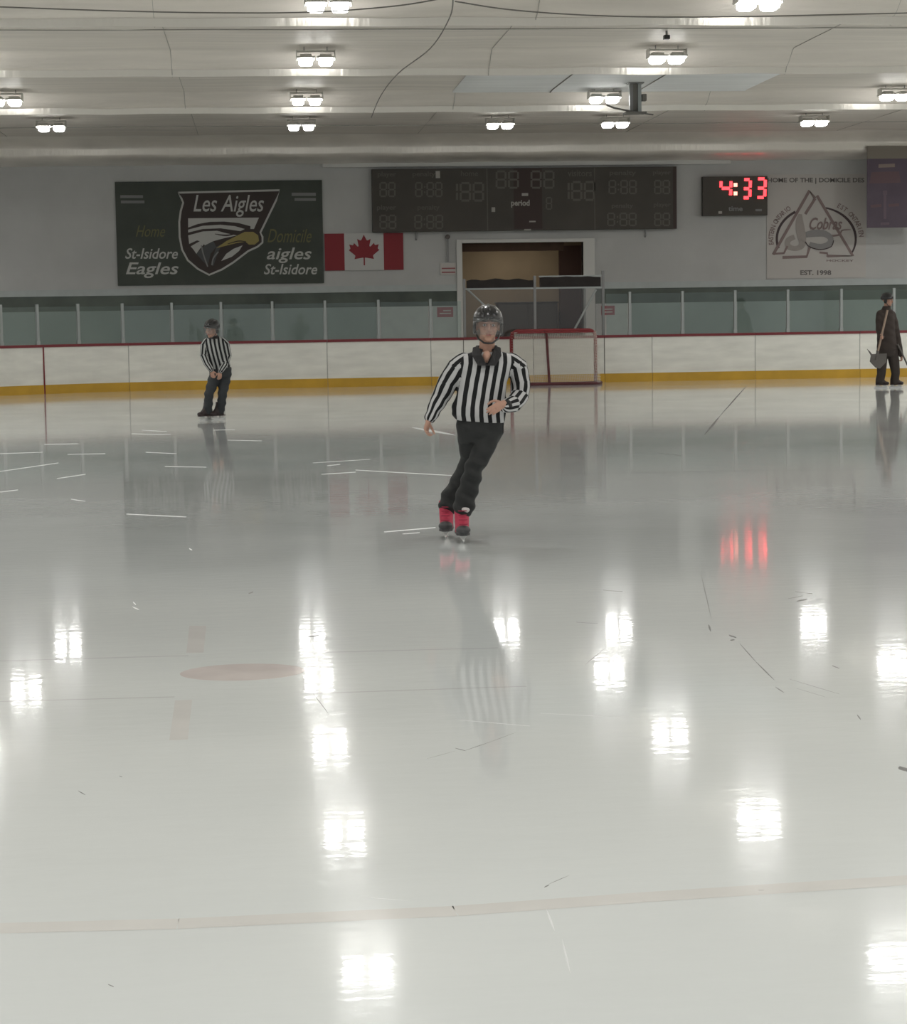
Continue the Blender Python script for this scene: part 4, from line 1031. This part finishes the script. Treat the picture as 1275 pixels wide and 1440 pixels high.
for leg, dz, td in ((legB, 0, (-.02, -1)), (legA, 0, (-.15, -1))):
    an = J(leg[-1][0] - 3, leg[-1][1] + 4, leg[-1][2])
    sk = skate(t, (an.x, an.y, .27), td, ('bootred', 'boottoe'), h=.27); sk['label'] = 'red skate'
    d_ = Vector((td[0], td[1], 0)).normalized(); c_ = Vector((an.x + .02, an.y, .235)) + d_ * .062
    if leg is legB: tg = obj('tongue', MB().ellipsoid(c_, (.034, .012, .022)), 'tongue', sk, smooth=True); tg['label'] = 'pale tongue'
    lm = MB()
    for k in range(4):
        zz = .14 + .03 * k; fr = .145 - .03 * k if k < 2 else .095 - .008 * k
        c_ = Vector((an.x, an.y, zz)) + d_ * fr; s2 = Vector((-d_.y, d_.x, 0)); lm.tube([c_ - s2 * .03, c_ + d_ * .008, c_ + s2 * .03], .004, 6)
    obj('lace', lm, 'bootlace', sk)

# ---- referee standing at left
Y0 = 34.05
pm = Y0 / F
t = thing('person', 'referee in striped shirt and dark trousers standing by the boards under the banner', 'person', at(298, 589, z=0))
torso = [(J(311, 521, .02), 13 * pm, .14), (J(310, 514, .0), 14 * pm, .15), (J(307, 504, -.03), 14.5 * pm, .15), (J(304, 492, -.08), 14.5 * pm, .15), (J(302, 482, -.12), 15 * pm, .135), (J(301.5, 477, -.13), 13 * pm, .11), (J(301, 473.5, -.14), 8 * pm, .08)]
armR = [(J(291, 480, -.11), .065), (J(288, 485, -.10), .07), (J(286.5, 500, -.10), .065), (J(291, 511, -.20), .056), (J(297, 520, -.28), .046)]
armL = [(J(312, 479, -.11), .065), (J(316.5, 484, -.08), .072), (J(320, 500, -.06), .066), (J(316, 513, -.16), .056), (J(310, 522, -.27), .046)]
legA = [(304, 523, .02, .102), (298.5, 540, -.04, .090), (293.5, 555, -.09, .074), (293, 568, -.05, .070), (292.5, 579, .0, .066)]
legB = [(317, 523, .04, .102), (315, 540, .0, .090), (312.5, 555, -.02, .074), (311.5, 568, .03, .070), (309.5, 578, .06, .066)]
T = head_frame(J(297.5, 462, -.26), math.radians(-38), math.radians(10), 0, 1.10)
body = MB(); ellrings(body, [(c, hw * .78, hd * .78) for c, hw, hd in torso])
body.capsule_chain([J(301, 478, -.13), J(300, 470, -.19), J(299, 465, -.22)], [.058, .052, .052], 14); add_head(body, T)
for arm in (armR, armL): body.capsule_chain([a[0] for a in arm], [a[1] * .62 for a in arm], 12)
for leg in (legA, legB): body.capsule_chain([J(*a[:3]) for a in leg] + [J(leg[-1][0], leg[-1][1] + 4, leg[-1][2])], [a[3] * .6 for a in leg] + [.035], 12)
add_hand(body, J(297.5, 521, -.285), Vector((.15, -.05, -1)), Vector((.2, 1, 0)), 1, .17, .7)
add_hand(body, J(309.5, 523, -.28), Vector((-.12, -.05, -1)), Vector((-.2, 1, 0)), -1, .17, .7)
obj('body', remesh(body, .006, 2), 'skin', t, smooth=True)
head_details(t, T); add_helmet(t, T, strap=True)
jm = MB(); ellrings(jm, torso)
for arm in (armR, armL): jm.capsule_chain([a[0] for a in arm], [a[1] for a in arm], 16)
me = remesh(jm, .010, 4); paint_stripes(me, torso, [armR, armL], .066); obj('striped_shirt', me, 'jersey2', t, smooth=True)['label'] = 'black and white striped shirt'
cn = J(301, 474, -.145)
obj('collar', MB().grid(lambda u, v: cn + Vector(((.062 + .03 * v) * math.cos(2 * PI * u), (.062 + .03 * v) * math.sin(2 * PI * u) - .01, .025 - .05 * v)), 24, 3), 'collar', t, solid=.008)
for arm in (armR, armL):
    a, b = arm[-2][0], arm[-1][0]; d_ = (b - a).normalized(); obj('cuff', MB().tube([b - d_ * .012, b + d_ * .02], [arm[-1][1] * 1.0, arm[-1][1] * .86], 14), 'collar', t, smooth=True)
pmh = MB(); ellrings(pmh, [(J(310.5, 516, .01), 14 * pm, .145), (J(311, 522, .03), 15 * pm, .15), (J(310, 530, .02), 14 * pm, .13)])
for leg in (legA, legB): pmh.capsule_chain([J(*a[:3]) for a in leg], [a[3] for a in leg], 16)
me = remesh(pmh, .011, 3)
for v in me.vertices: v.co.x += .006 * math.sin(v.co.z * 55)
obj('trousers', me, 'pants2', t, smooth=True)['label'] = 'charcoal trousers'
for leg in (legA, legB):
    an = J(leg[-1][0] - 1.5, leg[-1][1], leg[-1][2]); skate(t, (an.x, an.y, .28), (-.8, -.6), ('bootdark', 'bootdark'), h=.28)

# ---- person in brown at right
Y0 = 41.9
pm = Y0 / F
t = thing('person', 'person in dark brown jacket and trousers on skates holding a long shovel', 'person', at(1250, 546.5, z=0))
torso = [(J(1247, 492, .0), 15 * pm, .17), (J(1246.5, 482, .0), 14 * pm, .165), (J(1245.5, 468, -.01), 13 * pm, .155), (J(1245, 454, -.02), 13 * pm, .15), (J(1245, 443, -.02), 13 * pm, .14), (J(1245.5, 437.5, -.02), 11 * pm, .11), (J(1246, 434, -.02), 6 * pm, .08)]
armR = [(J(1237, 441, -.04), .075), (J(1236, 449, -.06), .078), (J(1236, 464, -.08), .07), (J(1238, 473, -.2), .062), (J(1240, 474, -.32), .052)]
armL = [(J(1254, 442, .0), .075), (J(1257, 452, .0), .078), (J(1260.5, 470, .02), .07), (J(1264, 487, .0), .062), (J(1266.5, 499, -.03), .052)]
legA = [(1240, 494, .0, .12), (1239.5, 510, -.02, .108), (1239, 525, .0, .09), (1237.5, 537, .02, .075)]
legB = [(1254, 494, .0, .12), (1257, 510, .0, .108), (1259, 525, .02, .088), (1258, 537, .04, .075)]
T = head_frame(J(1247.5, 421.5, -.06), math.radians(55), math.radians(6), 0, 1.05)
body = MB(); ellrings(body, [(c, hw * .78, hd * .78) for c, hw, hd in torso])
body.capsule_chain([J(1246, 438, -.02), J(1246.5, 430, -.03), J(1247, 424, -.04)], [.06, .056, .056], 14); add_head(body, T)
for arm in (armR, armL): body.capsule_chain([a[0] for a in arm], [a[1] * .62 for a in arm], 12)
for leg in (legA, legB): body.capsule_chain([J(*a[:3]) for a in leg] + [J(leg[-1][0], leg[-1][1] + 3, leg[-1][2])], [a[3] * .6 for a in leg] + [.035], 12)
SA, SB = J(1247.5, 436, -.36), J(1233.5, 497, -.36)
sdv = (SB - SA).normalized()
add_hand(body, J(1240.2, 474, -.31), Vector((-.15, -1, -.1)), Vector((-1, .1, 0)), -1, .18, 1.25)
add_hand(body, J(1266.7, 500, -.035), Vector((.15, -.05, -1)), Vector((-1, -.2, 0)), -1, .18, 1.2)
obj('body', remesh(body, .006, 2), 'skin', t, smooth=True)
head_details(t, T); add_helmet(t, T, visor=False)
jm = MB(); ellrings(jm, torso)
for arm in (armR, armL): jm.capsule_chain([a[0] for a in arm], [a[1] for a in arm], 16)
me = remesh(jm, .011, 4)
for v in me.vertices: v.co.y += .006 * math.sin(v.co.z * 40 + v.co.x * 20)
obj('jacket', me, 'coat', t, smooth=True)['label'] = 'dark brown jacket'
cn = J(1246, 434, -.025)
obj('jacket_collar', MB().grid(lambda u, v: cn + Vector(((.068 + .03 * v) * math.cos(2 * PI * u), (.068 + .03 * v) * math.sin(2 * PI * u), .05 - .08 * v)), 24, 3), 'coat', t, solid=.01)
pmh = MB(); ellrings(pmh, [(J(1246.5, 486, .0), 14 * pm, .16), (J(1247, 494, .0), 15 * pm, .16), (J(1247, 501, .0), 13 * pm, .14)])
for leg in (legA, legB): pmh.capsule_chain([J(*a[:3]) for a in leg], [a[3] for a in leg], 16)
obj('trousers', remesh(pmh, .011, 3), 'coat2', t, smooth=True)['label'] = 'dark brown trousers'
for leg in (legA, legB):
    an = J(leg[-1][0] - .5, leg[-1][1], leg[-1][2]); skate(t, (an.x, an.y, .27), (1, -.25), ('bootdark', 'bootdark'), h=.27)
# shovel in the hand
t = thing('snow_shovel', 'long wooden handled grey scraper shovel held by the person in brown', 'shovel', J(1234, 517, -.36))
obj('shaft', MB().tube([SA, SB, SB + sdv * .12], .021, 10), 'wood', t, smooth=True)['label'] = 'pale wooden shaft'
bp_ = [J(1219, 490.5, -.37), J(1223, 494, -.37), J(1226, 498, -.37), J(1247, 497, -.37), J(1246, 509, -.37), J(1237, 518.5, -.37), J(1231, 517, -.37), J(1223, 508.5, -.37), J(1224.5, 500, -.37)]
obj('scoop', MB().prism(bp_, (0, .03, 0)), 'shovel', t, bevel=.006)['label'] = 'grey scoop'
obj('socket', MB().tube([SB - sdv * .05, SB + sdv * .14], [.028, .034], 10), 'shovel', t)
a, b = J(1262, 484, -.09), J(1284, 531, -.09)
o = obj('long_stick', MB().tube([a, b], .018, 8), 'shovel'); tag(o, 'dark slanting stick in the other hand of the person in brown', 'stick')

# ------------------------------------------------------------------ marks in and on the ice
def ice_poly(name, pts, m, z=.0003):
    P = [at(x, y, z=z) for x, y in pts]; mb = MB().prism(P, (0, 0, -.001)); return struct(name, mb, m)
def ice_line(name, pts, wm, m, label, z=.0003):
    mb = MB(); P = [at(x, y, z=z) for x, y in pts]
    for i in range(len(P) - 1):
        d_ = (P[i + 1] - P[i]).normalized(); s_ = Vector((-d_.y, d_.x, 0)) * wm / 2
        mb.add([P[i] - s_, P[i + 1] - s_, P[i + 1] + s_, P[i] + s_], [(0, 1, 2, 3)])
    return struct(name, mb, m, label)
c = at(341, 945, z=0); rx = .29
o = struct('trim_60', MB().prism([c + Vector((rx * math.cos(2 * PI * i / 40), rx * .8 * math.sin(2 * PI * i / 40), .0003)) for i in range(40)], (0, 0, -.0009)), 'icepink', 'faded pink face-off dot under the ice')
ice_poly('trim_61', [(266, 880), (290, 880), (286, 918), (262, 918)], 'icepale'); ice_poly('trim_62', [(246, 985), (270, 984), (264, 1040), (238, 1041)], 'icepale')
ice_line('trim_63', [(-30, 683), (640, 668.5), (1300, 658)], .045, 'icegrey', 'thin grey line across the ice')
ice_line('trim_64', [(-30, 1306), (250, 1299), (640, 1281), (900, 1262), (1300, 1236)], .10, 'icebeige', 'faded beige line across the near ice')
for k, pts in enumerate(([(-20, 930), (265, 922)], [(430, 918), (700, 911)], [(-20, 987), (245, 980)], [(445, 975), (740, 965)])): ice_line('trim_%d' % (65 + k), pts, .022, 'icefaint', 'short thin grey line beside the face-off dot')
ice_line('trim_69', [(-30, 622), (300, 610), (700, 624), (1300, 625)], .05, 'icefaint', 'faint grey line across the far ice')

sn = MB()
def sliver(mb, x0, y0, x1, y1, wm, h=.004):
    a, b = at(x0, y0, z=.0), at(x1, y1, z=.0); d_ = b - a; h = min(h, wm * .05); s_ = Vector((-d_.y, d_.x, 0)).normalized() * wm * (.24 if mb is sn else .30); k = 5
    for i in range(k):
        f0, f1 = i / k, (i + 1) / k; w0, w1 = math.sin(PI * (f0 * .9 + .05)), math.sin(PI * (f1 * .9 + .05)); p, q = a + d_ * f0, a + d_ * f1
        mb.add([p - s_ * w0, q - s_ * w1, q + s_ * w1, p + s_ * w0, p + Vector((0, 0, h)), q + Vector((0, 0, h))], [(0, 1, 5, 4), (2, 3, 4, 5)])
for a in ((0, 663, 82, 651, .10), (80, 673, 120, 667, .10), (185, 610, 240, 611, .12), (320, 619, 368, 620, .12), (232, 656, 290, 657, .10), (178, 723, 262, 727, .10), (100, 702, 120, 705, .07), (452, 667, 500, 664, .12), (500, 661, 640, 669, .16), (580, 601, 640, 612, .32), (540, 748, 612, 742, .10), (566, 751, 590, 749, .06),
          (0, 692, 25, 689, .1), (62, 625, 110, 624, .1), (0, 638, 60, 636, .07), (95, 639, 148, 638, .09), (205, 636, 248, 638, .08), (440, 651, 520, 646, .06), (460, 655, 478, 653, .12), (505, 1261, 580, 1267, .008), (640, 1012, 745, 1021, .012), (768, 1278, 780, 1310, .012), (790, 1320, 802, 1370, .01), (760, 1003, 900, 1010, .008), (300, 605, 330, 604, .3), (200, 605, 235, 607, .2), (186, 853, 196, 858, .03), (187, 846, 191, 851, .02), (266, 771, 270, 774, .03)):
    sliver(sn, *a)
o = obj('skate_scrapes', sn, 'snow'); tag(o, 'thin white scrapes of snow cut into the ice by skates', 'snow', kind='stuff')
sc = MB()
for a in ((1108, 842, 1128, 838, .03), (1120, 846, 1134, 842, .05), (1118, 832, 1142, 835, .03), (1025, 893, 1035, 897, .04), (1028, 901, 1031, 899, .04), (996, 878, 999, 888, .02), (1040, 905, 1062, 930, .01), (1062, 930, 1088, 956, .012), (1090, 966, 1102, 974, .012), (1110, 955, 1180, 976, .008), (1120, 968, 1160, 980, .006), (1170, 936, 1180, 940, .02), (640, 1052, 655, 1056, .015), (655, 1055, 690, 1043, .009), (690, 1043, 725, 1030, .006), (765, 1248, 772, 1244, .012), (772, 1243, 800, 1231, .006), (848, 830, 875, 832, .03), (350, 835, 355, 832, .04), (433, 896, 448, 893, .07), (440, 975, 463, 1005, .006), (822, 935, 850, 912, .008), (810, 875, 840, 877, .02), (1066, 1252, 1074, 1252, .012), (1265, 1078, 1276, 1085, .06), (1104, 503, 1106, 505, .02), (990, 612, 1012, 585, .06), (1012, 585, 1050, 542, .05), (925, 637, 960, 641, .06), (985, 805, 1000, 870, .008), (600, 1067, 640, 1056, .006), (1205, 1005, 1210, 1012, .012), (110, 1112, 120, 1118, .01), (152, 1384, 160, 1388, .008), (168, 1091, 172, 1093, .01)):
    sliver(sc, *a, h=.0015)
o = obj('ice_scuffs', sc, 'scuff'); tag(o, 'small dark scuffs and scratches on the ice', 'scuffs', kind='stuff')
